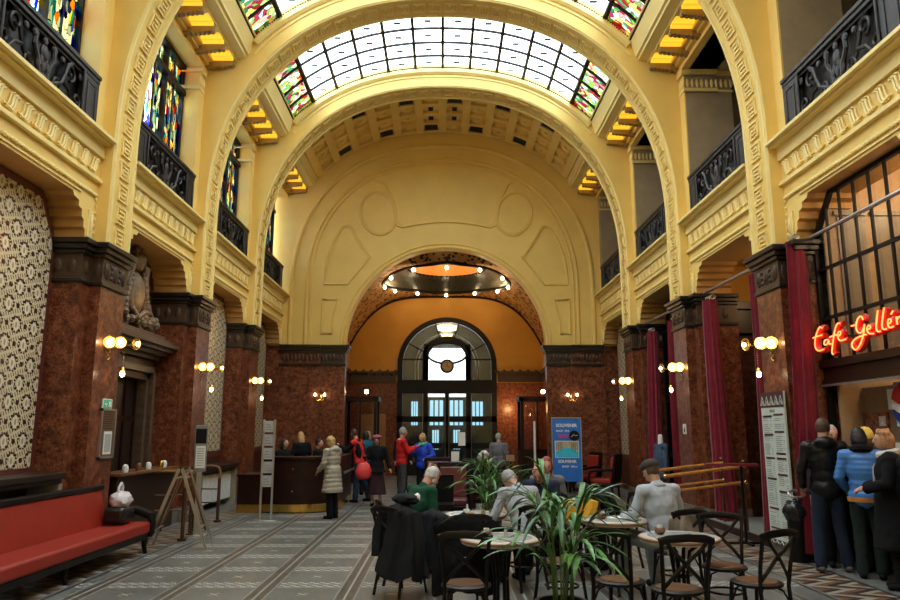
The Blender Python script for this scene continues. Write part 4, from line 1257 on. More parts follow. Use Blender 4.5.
for k in range(7): q.box(.015, .018, -.15, .15, .42+k*.032, .43+k*.032)
q.build('printed_lettering', blackmetal, nb, smooth=0)

def textobj(txt, size, mat, parent, name, loc, rot, extr=.002, align='CENTER', bold=0):
    cu = bpy.data.curves.new(name, 'FONT'); cu.body = txt; cu.size = size; cu.extrude = extr; cu.align_x = align; cu.offset = bold
    o = bpy.data.objects.new('tmp', cu); COL.objects.link(o)
    dg = bpy.context.evaluated_depsgraph_get(); me = bpy.data.meshes.new_from_object(o.evaluated_get(dg))
    bpy.data.objects.remove(o); me.materials.clear(); me.materials.append(mat)
    n = bpy.data.objects.new(name, me); n.location = loc; n.rotation_euler = rot
    return link(n, parent)

mb_ = thing('menu_board', 'tall white printed menu board with dark headings leaning on the marble pillar', 'menu board', (4.74, 10.40, .12))
q = MB(); q.box(0, .03, -.36, .36, 0, 2.12); q.build('board', simple('pale_menu_print', (.56, .62, .56), .5, var=.03), mb_, smooth=0)
simple('dark_menu_band', (.06, .02, .025), .5)
for a_, b_ in ((1.90, 2.12), (0, .06)):
    q = MB(); q.box(-.004, 0, -.36, .36, a_, b_); q.build('pattern_band', MATS['dark_menu_band'], mb_, smooth=0)
q = MB()
for k in range(5):
    y = -.29+k*.145
    q.tube([(-.004, y-.06, 1.93), (-.004, y, 2.06), (-.004, y+.06, 1.93)], .008, 4); q.tube([(-.004, y-.03, 1.93), (-.004, y, 1.99), (-.004, y+.03, 1.93)], .006, 4)
    q.tube([(-.008, y-.05, .01), (-.008, y, .05), (-.008, y+.05, .01)], .008, 4)
q.build('zigzag_pattern', MATS['pale_menu_print'], mb_, smooth=0)
heads = {1: (1.76, 1.50, 1.17, .88, .47, .20), -1: (1.78, 1.54, 1.24, 1.17, .95, .72, .17)}
q = MB(); qt = MB(); rnd = random.Random(4)
for d, zs in heads.items():
    for z in zs:
        qh = MB(); qh.box(-.004, 0, *sorted((d*.03, d*.31)), z, z+.028); qh.build('heading', MATS['dark_menu_band'], mb_, smooth=0)
    z = 1.74
    while z > .1:
        if all(not (h-.01 < z < h+.04) for h in zs):
            if rnd.random() < .88:
                qt.box(-.003, 0, *sorted((d*.31 if d > 0 else d*.05, (d*.31 if d > 0 else d*.05) - rnd.uniform(.13, .2))), z, z+.008)
            if rnd.random() < .8: qt.box(-.003, 0, *sorted((d*.06 if d > 0 else -.31, (d*.06 if d > 0 else -.31)+.035)), z, z+.008)
        z -= .028
qt.build('printed_lettering', simple('grey_print', (.2, .22, .2), .6), mb_, smooth=0)
textobj('MENU', .06, MATS['grey_print'], mb_, 'menu_title', (-.004, 0, 1.83), (R(90), 0, R(-90)))
sn = thing('wall_notice', 'small white square notice on the second marble pillar on the curtain side', 'notice', (4.80, 14.4, 1.62))
q = MB(); q.box(-.012, 0, -.09, .09, 0, .2); q.build('sheet', paper, sn, smooth=0)
q = MB(); q.sph((-.014, 0, .12), (.003, .02, .02), 8); q.box(-.016, -.012, -.03, .03, .04, .1); q.build('symbol', blackmetal, sn, smooth=0)

# grey notice stand with screen by left pillar
it = thing('notice_stand', 'grey post stand with framed screen and sheet beside the brass rail', 'stand', (-4.02, 12.3, 0), R(12))
q = MB(); q.box(-.04, .04, -.03, .03, 0, 1.1); q.box(-.16, .16, -.16, .16, 0, .02); q.build('post', steel, it, bevel=.004)
q = MB(); q.box(-.10, .10, -.035, .035, 1.02, 1.78); q.build('casing', simple('grey_casing', (.22, .22, .2), .4), it, bevel=.01)
q = MB(); q.box(-.085, .085, -.04, -.035, 1.48, 1.72); q.build('screen', blackmetal, it, smooth=0)
q = MB(); q.box(-.07, .08, -.042, -.035, 1.08, 1.44); q.build('paper_sheet', paper, it, smooth=0)
q = MB()
for k in range(8): q.box(-.05, .06, -.044, -.042, 1.12+k*.038, 1.13+k*.038)
q.build('printed_lettering', MATS['grey_print'], it, smooth=0)

# ladder sign stand in front of the desk
ls = thing('sign_stand', 'tall silver ladder-shaped sign stand on a flat base in front of the desk', 'sign stand', (-3.38, 14.35, 0), R(5))
q = MB(); q.box(-.22, .22, -.16, .16, 0, .015); q.build('base', steel, ls, bevel=.004)
q = MB()
for x in (-.105, .105): q.box(x-.02, x+.02, -.02, .02, 0, 1.9)
q.build('post', steel, ls, bevel=.004)
q = MB()
for k in range(5): q.box(-.085, .085, -.012, .012, .62+k*.26, .62+k*.26+.215)
q.build('sign_panel', simple('grey_sign_plate', (.42, .42, .42), .4), ls, smooth=0)
q = MB()
for k in range(5):
    for j in range(3): q.box(-.06, .06-.02*j, -.016, -.012, .66+k*.26+j*.05, .672+k*.26+j*.05)
q.build('printed_lettering', MATS['grey_print'], ls, smooth=0)

# reception desk ---------------------------------------------------------------------------------------
dk = thing('reception_desk', 'curved dark wood reception desk with brass kick plate', 'desk', (0, 0, 0))
front = [(-3.78, 15.62), (-3.45, 15.50), (-3.1, 15.46), (-2.75, 15.52), (-2.45, 15.72), (-2.28, 16.05), (-2.22, 16.5), (-2.22, 17.4), (-2.26, 18.4), (-2.4, 19.6)]
front = smooth_pts(front, 2)
inn = [(x-.55 if y > 16 else x-.25, y+.5) for x, y in front]
def band_(mb, pts, off, z0, z1, th=.05):
    out = []; inn_ = []
    for i, p in enumerate(pts):
        a = Vector(pts[max(i-1, 0)]); b = Vector(pts[min(i+1, len(pts)-1)]); t = (b-a).normalized(); n = Vector((t.y, -t.x))
        out.append(tuple(Vector(p)+n*off)); inn_.append(tuple(Vector(p)+n*(off-th)))
    mb.prism(out+inn_[::-1], 'z', z0, z1)
q = MB(); band_(q, front, 0, .18, 1.10); q.build('front_panel', darkwood, dk, smooth=30)
q = MB(); band_(q, front, .04, 1.10, 1.15, .35); band_(q, front, .02, 1.06, 1.10, .1); q.build('desk_top', darkwood, dk, smooth=30, bevel=.008)
q = MB(); band_(q, front, .01, .02, .18); q.build('brass_kick_plate', brass, dk, smooth=30)
q = MB(); band_(q, front, -.5, .72, .76, .5); band_(q, front, -.02, .0, .7, .04); q.build('inner_desk', darkwood, dk, smooth=30)
q = MB(); q.box(-2.2, -2.16, 16.6, 19, .74, .78); q.build('steel_ledge', steel, dk, smooth=0)
q = MB()
for x, y, z in ((-3.1, 15.42, .9), (-3.1, 15.42, .45)): q.cyl((x, y-.01, z), (x, y+.05, z), .018, 10)
q.build('brass_stud', brass, dk)
lb = thing('low_cabinet', 'low dark wood cabinet joined to the end of the reception desk', 'cabinet', (-4.25, 15.85, 0), R(-4))
q = MB(); q.box(-.02, .48, -.25, .65, .17, .74); q.build('body', darkwood, lb, bevel=.006)
q = MB(); q.box(-.04, .50, -.27, .67, .74, .78); q.build('top', darkwood, lb, bevel=.006)
q = MB(); q.box(-.02, .48, -.26, .62, 0, .17); q.build('brass_kick_plate', brass, lb, smooth=0)

# dark side counter under the portal, with jars
sd = thing('side_counter', 'dark brown wooden counter in front of the dark doorway', 'counter', (-5.0, 12.45, 0))
q = MB(); q.box(-.28, .10, -1.2, 1.15, .0, 1.0); q.build('body', MATS['very_dark_door_wood'], sd, bevel=.008)
q = MB(); q.box(-.30, .16, -1.25, 1.2, 1.0, 1.05); q.build('counter_top', midwood, sd, bevel=.008)
for k, (y, c) in enumerate(((11.6, paper), (12.1, midwood), (12.5, paper), (13.05, brass), (13.2, white_paint))):
    t = tag(MB().lathe([(.045, 0), (.05, .06), (.04, .1), (.02, .12)], (0, 0, 0), 12).build('jar', c), ['white cup on the dark side counter, nearest the sofa', 'brown wooden pot on the dark side counter', 'white pot in the middle of the dark side counter', 'brass jar on the far end of the side counter', 'white enamel jar on the far end of the side counter'][k], 'jar')
    t.location = (-4.95, y, 1.05)
# ------------------------------------------------------------------ furniture
# red sofa
sf = thing('sofa', 'long orange-red upholstered sofa with black wood frame along the left wall', 'sofa', (-4.44, 8.5, 0))
HL = 2.12
q = MB()
q.grid(3, 3, lambda u, v: (-.22+.55*u, -HL+2*HL*v, .44)) if False else q.box(-.2, .33, -HL, HL, .27, .43)
q.build('seat', orangeleather, sf, bevel=.035)
q = MB(); q.prism([(-.2, .40), (-.12, .40), (-.24, .90), (-.31, .90)], 'y', -HL+.02, HL-.36); q.build('backrest', orangeleather, sf, bevel=.02)
q = MB(); q.box(-.34, -.22, -HL, HL-.32, .89, .96); q.build('top_rail', blackmetal if False else simple('black_lacquer_wood', (.005, .004, .004), .42, spec=.22), sf, bevel=.012)
blk = MATS['black_lacquer_wood']
q = MB(); q.box(-.3, .30, -HL, HL, .19, .27); q.box(-.32, -.26, -HL, HL-.36, .2, .9); q.build('frame', blk, sf, bevel=.01)
for y, x in ((-HL+.15, .22), (0, .22), (HL-.03, .26), (-HL+.15, -.25), (HL-.1, -.25), (0, -.25)):
    q = MB(); q.tube([(x, y, .24), (x+.005, y, .1), (x+(.03 if x > 0 else -.02), y, 0)], .03, 8, radii=[.05, .032, .026]); q.build('leg', blk, sf)
q = MB(); q.tube([(-.28, HL+.05, .62), (-.1, HL+.08, .60), (.12, HL+.08, .56), (.30, HL+.06, .50), (.33, HL+.05, .40), (.30, HL+.05, .22)], .055, 10, radii=[.05, .06, .065, .065, .05, .045])
q.build('armrest', blk, sf)
bag = thing('bag', 'black handbag with a crumpled white plastic bag lying on the far end of the sofa', 'bag', (-4.42, 10.28, .43))
q = MB(); q.box(-.14, .14, -.2, .2, .02, .24); q.build('black_bag', simple('shiny_black_leather', (.012, .012, .013), .25), bag, bevel=.05)
q = MB()
def crump(c, r, seed, n=20):
    b = MB(); b.sph((0, 0, 0), (1, 1, 1), n)
    for i, v in enumerate(b.v):
        k = 1+.22*noise.noise(v*2.3+Vector((seed, 0, 0)))+.14*noise.noise(v*6+Vector((0, seed, 0)))
        b.v[i] = Vector((v.x*r[0]*k+c[0], v.y*r[1]*k+c[1], v.z*r[2]*k+c[2]))
    return b
b = crump((0, 0, .32), (.14, .19, .12), 3.3, 28); b.tube([(0, -.08, .42), (0, -.07, .50), (0, 0, .55), (0, .05, .50), (0, .04, .42)], .018, 6)
b.build('plastic_bag', simple('white_plastic_film', (.62, .58, .6), .3, var=.15), bag, smooth=60)

# A-frame board stand
af = thing('easel_stand', 'empty wooden and steel A-frame stand with open legs beside the sofa', 'a-frame stand', (-3.88, 11.15, 0), R(8))
for d, nm in ((-1, 'near'), (1, 'far')):
    q = MB()
    for yy in (-.28, .28):
        q.tube([(d*.02, yy*.8, 1.14), (d*.43, yy, .0)], .023, 4, flat=1.3)
    q.tube([(d*.06, -.23, 1.0), (d*.06, .23, 1.0)], .014, 6); q.tube([(d*.30, -.27, .28), (d*.30, .27, .28)], .014, 6)
    q.build('leg_frame', steel if d < 0 else steel, af)
    q = MB(); 
    for yy in (-.22, .22): q.tube([(d*.05, yy*.8, 1.06), (d*.33, yy, .2)], .016, 4)
    q.build('wood_strip', midwood, af)
q = MB(); q.cyl((0, -.24, 1.13), (0, .24, 1.13), .028, 10); q.build('hinge', blackmetal, af)
# brass rails by the left portal
def brassrail(loc, rz, L, h, lab, posts=2):
    t = thing('brass_rail', lab, 'railing', loc, rz)
    m = simple('dark_bronze', (.12, .06, .035), .3, .6) if 'dark_bronze' not in MATS else MATS['dark_bronze']
    q = MB(); q.tube([(0, 0, h-.25), (0, 0, h-.08), (.03, 0, h-.02), (.12, 0, h), (L-.12, 0, h), (L-.03, 0, h-.02), (L, 0, h-.08), (L, 0, h-.25)], .026, 8); q.build('hand_rail', simple('aged_bronze', (.36, .22, .09), .35, .8) if 'aged_bronze' not in MATS else MATS['aged_bronze'], t)
    q = MB(); q.cyl((0, 0, .0), (0, 0, h-.22), .03, 10); q.cyl((0, 0, 0), (0, 0, .04), .07, 12); q.build('post', m, t)
    q = MB(); q.cyl((L, 0, .0), (L, 0, h-.22), .03, 10); q.cyl((L, 0, 0), (L, 0, .04), .07, 12); q.build('post', m, t)
    q = MB()
    for z in (.35, .6): q.cyl((0, 0, z), (L, 0, z), .012, 6)
    q.build('cross_bar', m, t)
brassrail((-4.05, 11.75, 0), R(97), .55, 1.02, 'short brass-topped bronze barrier rail behind the A-frame stand')
brassrail((-4.95, 12.75, 0), R(15), .7, 1.0, 'bronze barrier rail in front of the dark side counter')
brassrail((-4.22, 14.1, 0), R(172), .62, 1.02, 'curved brass-topped barrier rail beside the white radiator')

# bentwood chairs ---------------------------------------------------------------
chairwood = simple('black_brown_bentwood', (.007, .004, .003), .42, var=.3, spec=.3)
seatwood = simple('worn_brown_plywood_seat', (.12, .055, .024), .35, var=.25, scale=10)
def make_chair():
    t = thing('cafe_chair', 'x', 'chair')
    q = MB(); q.lathe([(.19, .435), (.205, .445), (.205, .46), (.19, .468)], (0, 0, 0), 28, sx=1, sy=1.02); sf_ = q.build('seat_frame', chairwood, t)
    q = MB(); q.lathe([(.165, .466), (.16, .474), (.05, .470)], (0, 0, 0), 28, sx=1, sy=1.02); q.build('seat', seatwood, sf_)
    for d in (-1, 1):
        q = MB(); q.tube([(d*.145, .13, .45), (d*.155, .15, .25), (d*.175, .19, 0)], .016, 8, radii=[.019, .016, .013]); q.build('leg', chairwood, t)
        q = MB(); q.tube([(d*.18, -.24, 0), (d*.165, -.19, .25), (d*.165, -.175, .45), (d*.175, -.20, .62), (d*.19, -.245, .80), (d*.195, -.27, .885)], .017, 8); q.build('leg', chairwood, t)
    q = MB()
    a = [(-.215, -.262, .86), (-.14, -.285, .885), (0, -.30, .895), (.14, -.285, .885), (.215, -.262, .86)]
    b = [(x*.93, y+.01, z-.055) for x, y, z in a]
    q.tube([(x, y+.002, z-.008) for x, y, z in a], .014, 8, flat=2.3, up=(0, 0, 1))
    q.build('top_rail', chairwood, t)
    q = MB()
    for d in (-1, 1):
        q.tube([(d*.165, -.18, .50), (d*.10, -.205, .58), (0, -.23-.012*d, .68), (-d*.11, -.262, .79), (-d*.15, -.278, .845)], .013, 6, flat=1.3)
    q.sph((0, -.232, .68), (.03, .014, .03), 8)
    q.build('cross_back', chairwood, t)
    q = MB(); q.tube([(.155*math.cos(PI*k/12), .155*math.sin(PI*k/12)*1.05, .24) for k in range(24)], .011, 6, closed=True)
    q.build('stretcher_ring', chairwood, t)
    for d in (-1, 1):
        for p3 in (((d*.15, .14, .28), (d*.12, .11, .40), (d*.05, .10, .435)), ((d*.165, -.185, .3), (d*.13, -.15, .40), (d*.07, -.12, .435))):
            q = MB(); q.tube(p3, .009, 6); q.build('brace', chairwood, t)
    return t
chairs = [
 ((.20, 6.22, 0), R(-4), 'black bentwood cross-back chair at front centre with worn brown seat'),
 ((1.50, 6.35, 0), R(-36), 'dark bentwood cafe chair directly beside the palm leaves, turned sideways to its table'),
 ((1.87, 6.02, 0), R(2), 'dark bentwood chair backing the viewer at the empty table with one brown bowl'),
 ((2.62, 6.98, 0), R(162), 'bentwood cafe chair with reddish seat standing right of the empty round table'),
 ((2.62, 6.28, 0), R(26), 'bentwood cafe chair standing alone nearest the queue and the zigzag border'),
 ((-.42, 8.05, 0), R(-40), 'bentwood chair almost covered by a dark grey draped coat'),
 ((-.46, 8.64, 0), R(-75), 'bentwood chair that the bearded man in green sits on'),
 ((.88, 8.32, 0), R(30), 'bentwood chair that the grey-sweatered person sits on'),
 ((2.43, 7.82, 0), R(20), 'bentwood chair that the man in the flat cap sits on'),
 ((.22, 7.40, 0), R(10), 'bentwood chair with a dark wrap over its rounded back between the two left tables'),
 ((1.28, 9.35, 0), R(150), 'bentwood chair under the bald guest behind the palm'),
 ((1.40, 10.1, 0), R(170), 'bentwood chair under the red-haired guest behind the bald guest'),
 ((2.25, 9.55, 0), R(100), 'bentwood chair under the dark-haired guest leaning over the table'),
 ((1.15, 7.25, 0), R(-160), 'bentwood chair half hidden behind the palm fronds'),
 ((1.62, 8.75, 0), R(160), 'bentwood chair with a yellow jacket hung over it'),
]
proto = make_chair()
for i, (p, rz, lab) in enumerate(chairs):
    o = proto if i == 0 else copy_tree(proto)
    o.location = p; o.rotation_euler = (0, 0, rz); o['label'] = lab; o['group'] = 'bentwood chairs around the cafe tables'

# round tables ------------------------------------------------------------------
tabletop = simple('pale_stone_table_top', (.50, .46, .40), .3, var=.1, scale=12)
tablemid = simple('grey_green_table_inlay', (.33, .36, .35), .25, var=.12, scale=14)
edgewood = simple('table_edge_wood', (.30, .17, .09), .4)
def make_table():
    t = thing('round_table', 'x', 'table')
    q = MB(); q.lathe([(.352, .715), (.365, .722), (.365, .738), (.352, .744)], (0, 0, 0), 44); q.build('table_edge', edgewood, t)
    q = MB(); q.lathe([(.352, .70), (.352, .744), (.345, .748), (.28, .748)], (0, 0, 0), 44); tt_ = q.build('table_top', tabletop, t)
    q = MB(); q.lathe([(.285, .7485), (.275, .7505), (.1, .7505)], (0, 0, 0), 44); q.build('inlay', tablemid, tt_)
    q = MB()
    for k in range(4):
        a = k*PI/2+.4; c, s_ = math.cos(a), math.sin(a)
        q.tube([(c*.2, s_*.2, .705), (c*.09, s_*.09, .62), (c*.06, s_*.06, .4), (c*.07, s_*.07, .18), (c*.2, s_*.2, .05), (c*.27, s_*.27, .012)], .017, 8)
    q.tube([(.06*math.cos(PI*k/8), .06*math.sin(PI*k/8), .4) for k in range(16)], .01, 6, closed=True)
    q.tube([(.16*math.cos(PI*k/10), .16*math.sin(PI*k/10), .10) for k in range(20)], .01, 6, closed=True)
    q.build('pedestal', chairwood, t)
    return t
tabs = [((.53, 6.76), 'round cafe table with bowl and shaker just behind the front centre chair'),
        ((2.17, 6.84), 'empty round cafe table with a single brown bowl, nearest the viewer on the right'),
        ((1.88, 8.10), 'round cafe table in front of the man in the flat cap'),
        ((.38, 8.62), 'round cafe table with glasses between the bearded man and the grey-sweatered guest'),
        ((1.85, 9.75), 'round cafe table with a yellow jacket beside it behind the palm leaves')]
tp = make_table()
for i, (p, lab) in enumerate(tabs):
    o = tp if i == 0 else copy_tree(tp)
    o.location = (*p, 0); o.rotation_euler = (0, 0, i*.5); o['label'] = lab; o['group'] = 'round cafe tables'
TZ = .7505
clayb = simple('brown_clay_bowl', (.20, .09, .045), .4, var=.5, scale=40)
for loc, lab in (((.40, 6.72), 'round brown sugar bowl with packets on the table behind the front chair'), ((2.02, 6.92), 'round brown sugar bowl on the empty table at right'), ((1.74, 8.08), 'dark sugar bowl on the table of the man in the cap')):
    t = thing('sugar_bowl', lab, 'bowl', (*loc, TZ), 0, 'sugar bowls on the cafe tables')
    q = MB(); q.lathe([(.028, 0), (.048, .02), (.052, .045), (.045, .06), (.038, .05)], (0, 0, 0), 18); q.build('bowl', clayb, t)
    q = MB()
    for k in range(6): a = k*1.05; q.cbox((.02*math.cos(a), .02*math.sin(a), .065), (.008, .03, .035), rz=a)
    q.build('sugar_packet', paper, t, smooth=0)
shk = simple('glass_and_salt', (.5, .52, .5), .2)
for loc, lab in (((.58, 6.82), 'small glass salt shaker on the table behind the front chair'), ((1.83, 8.22), 'red and white salt shaker on the capped man\'s table'), ((.30, 8.85), 'salt shaker beside the bearded man')):
    t = thing('salt_shaker', lab, 'shaker', (*loc, TZ))
    q = MB(); q.lathe([(.016, 0), (.018, .03), (.012, .06)], (0, 0, 0), 12); q.build('body', shk, t)
    q = MB(); q.lathe([(.013, .06), (.013, .072), (.006, .08)], (0, 0, 0), 12); q.build('cap', steel, t)
juice = simple('amber_drink', (.55, .32, .10), .2)
for loc, lab, c in (((.47, 8.45), 'tall drinking glass half full on the shared table, left one', juice), ((.56, 8.50), 'second drinking glass on the shared table, right one', juice), ((2.02, 8.33), 'clear glass near the capped man', shk)):
    t = thing('drinking_glass', lab, 'glass', (*loc, TZ))
    q = MB(); q.lathe([(.022, 0), (.03, .11), (.028, .11), (.02, .01)], (0, 0, 0), 16); q.build('glass', glassmat, t)
    q = MB(); q.lathe([(.019, .008), (.024, .06)], (0, 0, 0), 14); q.build('drink', c, t)
for loc, lab in (((.28, 8.50), 'white cup and saucer beside the bearded man'), ((1.98, 8.00), 'white cup and saucer in front of the capped man'), ((1.75, 9.7), 'white cup on the table behind the palm')):
    t = thing('cup', lab, 'cup', (*loc, TZ))
    q = MB(); q.lathe([(.03, .004), (.062, .012), (.06, .008), (.02, 0)], (0, 0, 0), 20); q.build('saucer', white_paint, t)
    q = MB(); q.lathe([(.02, .012), (.034, .03), (.036, .06), (.032, .06), (.018, .02)], (0, 0, 0), 16); q.tube([(.034, 0, .05), (.055, 0, .045), (.052, 0, .025), (.03, 0, .022)], .005, 5); q.build('cup_body', white_paint, t)
t = thing('bread_roll', 'brown bread roll on the shared table near the bearded man', 'bread', (.32, 8.38, TZ)); 
q = MB(); q.sph((0, 0, .025), (.045, .03, .025), 12); q.build('crust', edgewood, t)
t = thing('newspaper', 'folded paper lying in front of the capped man', 'paper', (1.92, 8.20, TZ), R(20)); q = MB(); q.box(-.1, .1, -.07, .07, 0, .006); q.build('sheet', paper, t, smooth=0)

# draped garments ----------------------------------------------------------------
def drape(name, label, loc, rz, mat, w=.5, h=.75, z0=.95, depth=.16, seed=1, taper=.85):
    t = thing(name, label, 'coat', loc, rz)
    q = MB(); rnd = random.Random(seed); ph = rnd.uniform(0, 9)
    def fn(u, v):
        a = 2*PI*u
        prof = (v < .12)*(v/.12)**.5 if v < .12 else 1
        W_ = w/2*(taper+(1-taper)*v)*(prof*.9+.1)
        f = 1+.13*math.sin(5*a+ph+v*3)+.07*math.sin(11*a+v*5+ph)
        x = W_*math.cos(a)*f; y = depth*(.55+.6*v)*math.sin(a)*f*(prof*.9+.1)
        z = z0-h*v+.05*math.sin(3*a+ph)*v - .04*abs(math.cos(a))*(1-v)
        nn = noise.noise(Vector((x*5, z*4, seed)))*.03
        return (x+nn, y+nn, z)
    q.grid(72, 26, fn, closed_u=True)
    q.add([fn(i/72, 0) for i in range(72)], [list(range(72))])
    q.build('fabric', mat, t, smooth=70)
    return t
charcoal = cloth('charcoal_wool', (.013, .014, .016))
black_cloth = cloth('black_cloth', (.005, .005, .006))
g = drape('draped_coat', 'large dark grey coat hung over the chair behind the bearded man', (-.42, 7.86, 0), R(-40), charcoal, .52, .74, .97, .19, 3)
q = MB(); q.tube([(.2, 0, .85), (.27, -.03, .6), (.26, -.02, .35), (.22, .0, .2)], .06, 10); q.tube([(-.18, -.05, .9), (-.25, -.1, .65), (-.24, -.12, .4)], .06, 10); q.build('sleeve', charcoal, g, smooth=60)
b = crump((0, .06, .98), (.17, .12, .06), 5.1); b.build('hood', charcoal, g, smooth=60)
b = crump((.12, .1, .99), (.035, .04, .05), 2.1); b.build('scarf', white_paint, g, smooth=60)
g = drape('draped_coat', 'second dark coat lying over the side of the bearded man\'s chair', (-.10, 8.05, 0), R(-20), charcoal, .42, .55, .88, .16, 8)
g = drape('draped_wrap', 'black wrap stretched over the rounded chair back between the left tables', (.22, 7.14, 0), R(8), black_cloth, .56, .72, .94, .08, 6, 1.0)
g = drape('draped_jacket', 'light beige jacket hung over the chair back of the man in the cap', (2.50, 7.62, 0), R(30), cloth('beige_tweed', (.33, .29, .24)), .46, .42, .90, .08, 9, .9)
g = drape('draped_jacket', 'yellow jacket hung over a chair behind the palm leaves', (1.70, 9.0, 0), R(-30), cloth('mustard_cloth', (.60, .33, .03)), .44, .3, .92, .12, 12, .9)

# palms -----------------------------------------------------------------------------
leafg = simple('deep_green_leaf', (.035, .115, .025), .32, var=.4, scale=14, spec=.5)
leafl = simple('bright_green_leaf', (.09, .24, .05), .3, var=.35, scale=14, spec=.5)
stemg = simple('green_stem', (.10, .16, .04), .5)
def palm(loc, label, seed, R0, H, nf, rim, pot_mat, bright=.35, leaflen=.34, lw=.024):
    rnd = random.Random(seed)
    t = thing('potted_palm', label, 'plant', loc)
    q = MB(); q.lathe([(.13, 0), (.15, .02), (rim*.92, .38), (rim, .40), (rim, .44), (rim-.03, .44), (rim-.03, .40)], (0, 0, 0), 28); q.build('pot', pot_mat, t)
    q = MB(); q.lathe([(rim-.03, .40), (.01, .41)], (0, 0, 0), 20); q.build('soil', simple('dark_soil', (.02, .014, .01), .9) if 'dark_soil' not in MATS else MATS['dark_soil'], t)
    st = MB(); la = MB(); lb = MB()
    for i in range(nf):
        az = 2*PI*i/nf + rnd.uniform(-.3, .3); lean = rnd.uniform(.25, 1.0)*R0; top = H*rnd.uniform(.62, 1.0)*(1-.25*lean/R0)
        d = Vector((math.cos(az), math.sin(az), 0)); p0 = d*rnd.uniform(.03, .10)+Vector((0, 0, .38))
        P = []
        n = 12
        for k in range(n+1):
            f = k/n; P.append(p0 + d*(lean*f**1.9) + Vector((0, 0, (top-.38)*(math.sin(f*PI*.58)/math.sin(PI*.58) if f < .9 else math.sin(f*PI*.58)/math.sin(PI*.58)))))
        st.tube(P, .007, 5, radii=[.006*(1-.6*k/n)+.002 for k in range(n+1)])
        nl = rnd.randint(4, 6)
        for j in range(nl):
            f = .42+.58*j/(nl-1); k = min(n-1, int(f*n)); p = P[k].lerp(P[k+1], f*n-k); tn = (P[k+1]-P[k]).normalized()
            for sd_ in ((-1, 1) if j < nl-1 else (0,)):
                side_ = tn.cross(Vector((0, 0, 1)));
                if side_.length < .1: side_ = Vector((-d.y, d.x, 0))
                side_.normalize(); L = leaflen*rnd.uniform(.7, 1.15)*(1-.35*abs(f-.72)/.3)
                dr = (tn*1.0 + side_*sd_*rnd.uniform(.45, .75) + Vector((0, 0, .35))).normalized()
                drp = rnd.uniform(.25, .75); m = 7; pts = []; W = lw*rnd.uniform(.8, 1.2)
                wv = dr.cross(Vector((0, 0, 1))).normalized()
                for a in range(m+1):
                    u = a/m; c = p + dr*L*u + Vector((0, 0, -L*u*u*drp))
                    w_ = W*math.sin(PI*min(1, u*.9+.1))**.7 if a < m else .001
                    pts.append((c-wv*w_, c+Vector((0, 0, -.006)), c+wv*w_))
                tgt = lb if rnd.random() < bright else la
                vs = [x for tri in pts for x in tri]; fs = []
                for a in range(m): fs += [(a*3, a*3+1, a*3+4, a*3+3), (a*3+1, a*3+2, a*3+5, a*3+4)]
                tgt.add(vs, fs)
    st.build('stem', stemg, t); la.build('leaves', leafg, t, normals=False, smooth=0); lb.build('bright_leaves', leafl, t, normals=False, smooth=0)
blackpot = simple('black_plastic_pot', (.012, .012, .012), .45)
palm((.90, 5.72, 0), 'large potted palm with long arching leaves standing in front of the tables', 21, .50, 1.50, 15, .20, blackpot, .3, .46, .019)
palm((.72, 11.2, 0), 'smaller bushy potted palm farther back near the reading guest', 5, .38, 1.46, 17, .2, blackpot, .75, .40, .020)

# wooden ramp rails --------------------------------------------------------------------
polwood = simple('polished_orange_wood', (.42, .17, .035), .25, var=.25, scale=10, coat=.3)
def ramp_rail(y, xa, za, xb, zb_, drop, lab, foot):
    t = thing('wooden_handrail', lab, 'handrail', (0, y, 0))
    for dz, nm in ((0, 'hand_rail'), (drop, 'lower_rail')):
        q = MB(); q.tube([(xa, 0, za-dz), (xb, 0, zb_-dz)], .032 if dz == 0 else .026, 10); q.build(nm, polwood, t)
        for c_ in ((xa, 0, za-dz), (xb, 0, zb_-dz)):
            q = MB(); q.sph(c_, .036, 10); q.build('brass_cap', brass, t)
    q = MB(); q.cyl((xb-.02, 0, 0), (xb-.02, 0, zb_+.05), .022, 8); q.sph((xb-.02, 0, zb_+.07), .035, 8); q.build('post', MATS['dark_bronze'], t)
    q = MB(); q.cyl((xa+.04, 0, 0), (xa+.04, 0, za), .022, 8); q.build('post', MATS['dark_bronze'], t)
ramp_rail(11.95, 3.62, .96, 4.92, 1.12, .25, 'front polished wood handrail with brass caps leading to the passage', 0)
ramp_rail(13.15, 3.80, .98, 5.02, 1.12, .30, 'rear polished wood handrail leading to the passage', 0)
# small stand at the curtain (thin black post with red cord)
t = thing('barrier_post', 'thin black post with cross feet and a dark red top beside the menu board', 'post', (4.62, 11.35, 0))
q = MB(); q.cyl((0, 0, 0), (0, 0, 1.15), .022, 8); q.build('pole', blk, t)
q = MB(); q.box(-.3, .3, -.02, .02, 0, .03); q.box(-.02, .02, -.25, .25, 0, .03); q.build('foot', blk, t)
q = MB(); q.box(-.55, .25, -.05, .05, 1.15, 1.19); q.build('top_board', simple('dark_red_board', (.2, .02, .03), .5), t)

# bin with glossy bag beside the queue
t = thing('waste_bin', 'black bin wrapped in a glossy black bag with a steel opening, beside the leather jacket', 'bin', (4.70, 9.85, 0))
q = MB(); q.lathe([(.11, 0), (.12, .02), (.12, .55), (.11, .56)], (0, 0, 0), 20); q.build('body', blackmetal, t)
b = crump((0, 0, .62), (.15, .15, .18), 7.7, 24); b.build('bag_liner', MATS['shiny_black_leather'], t, smooth=60)
q = MB(); M = Matrix.Rotation(R(35), 3, 'X'); q.tube([Vector((0, -.03, .86))+M@Vector((.09*math.cos(PI*k/10), .07*math.sin(PI*k/10), 0)) for k in range(20)], .018, 8, closed=True); q.build('steel_ring', steel, t)

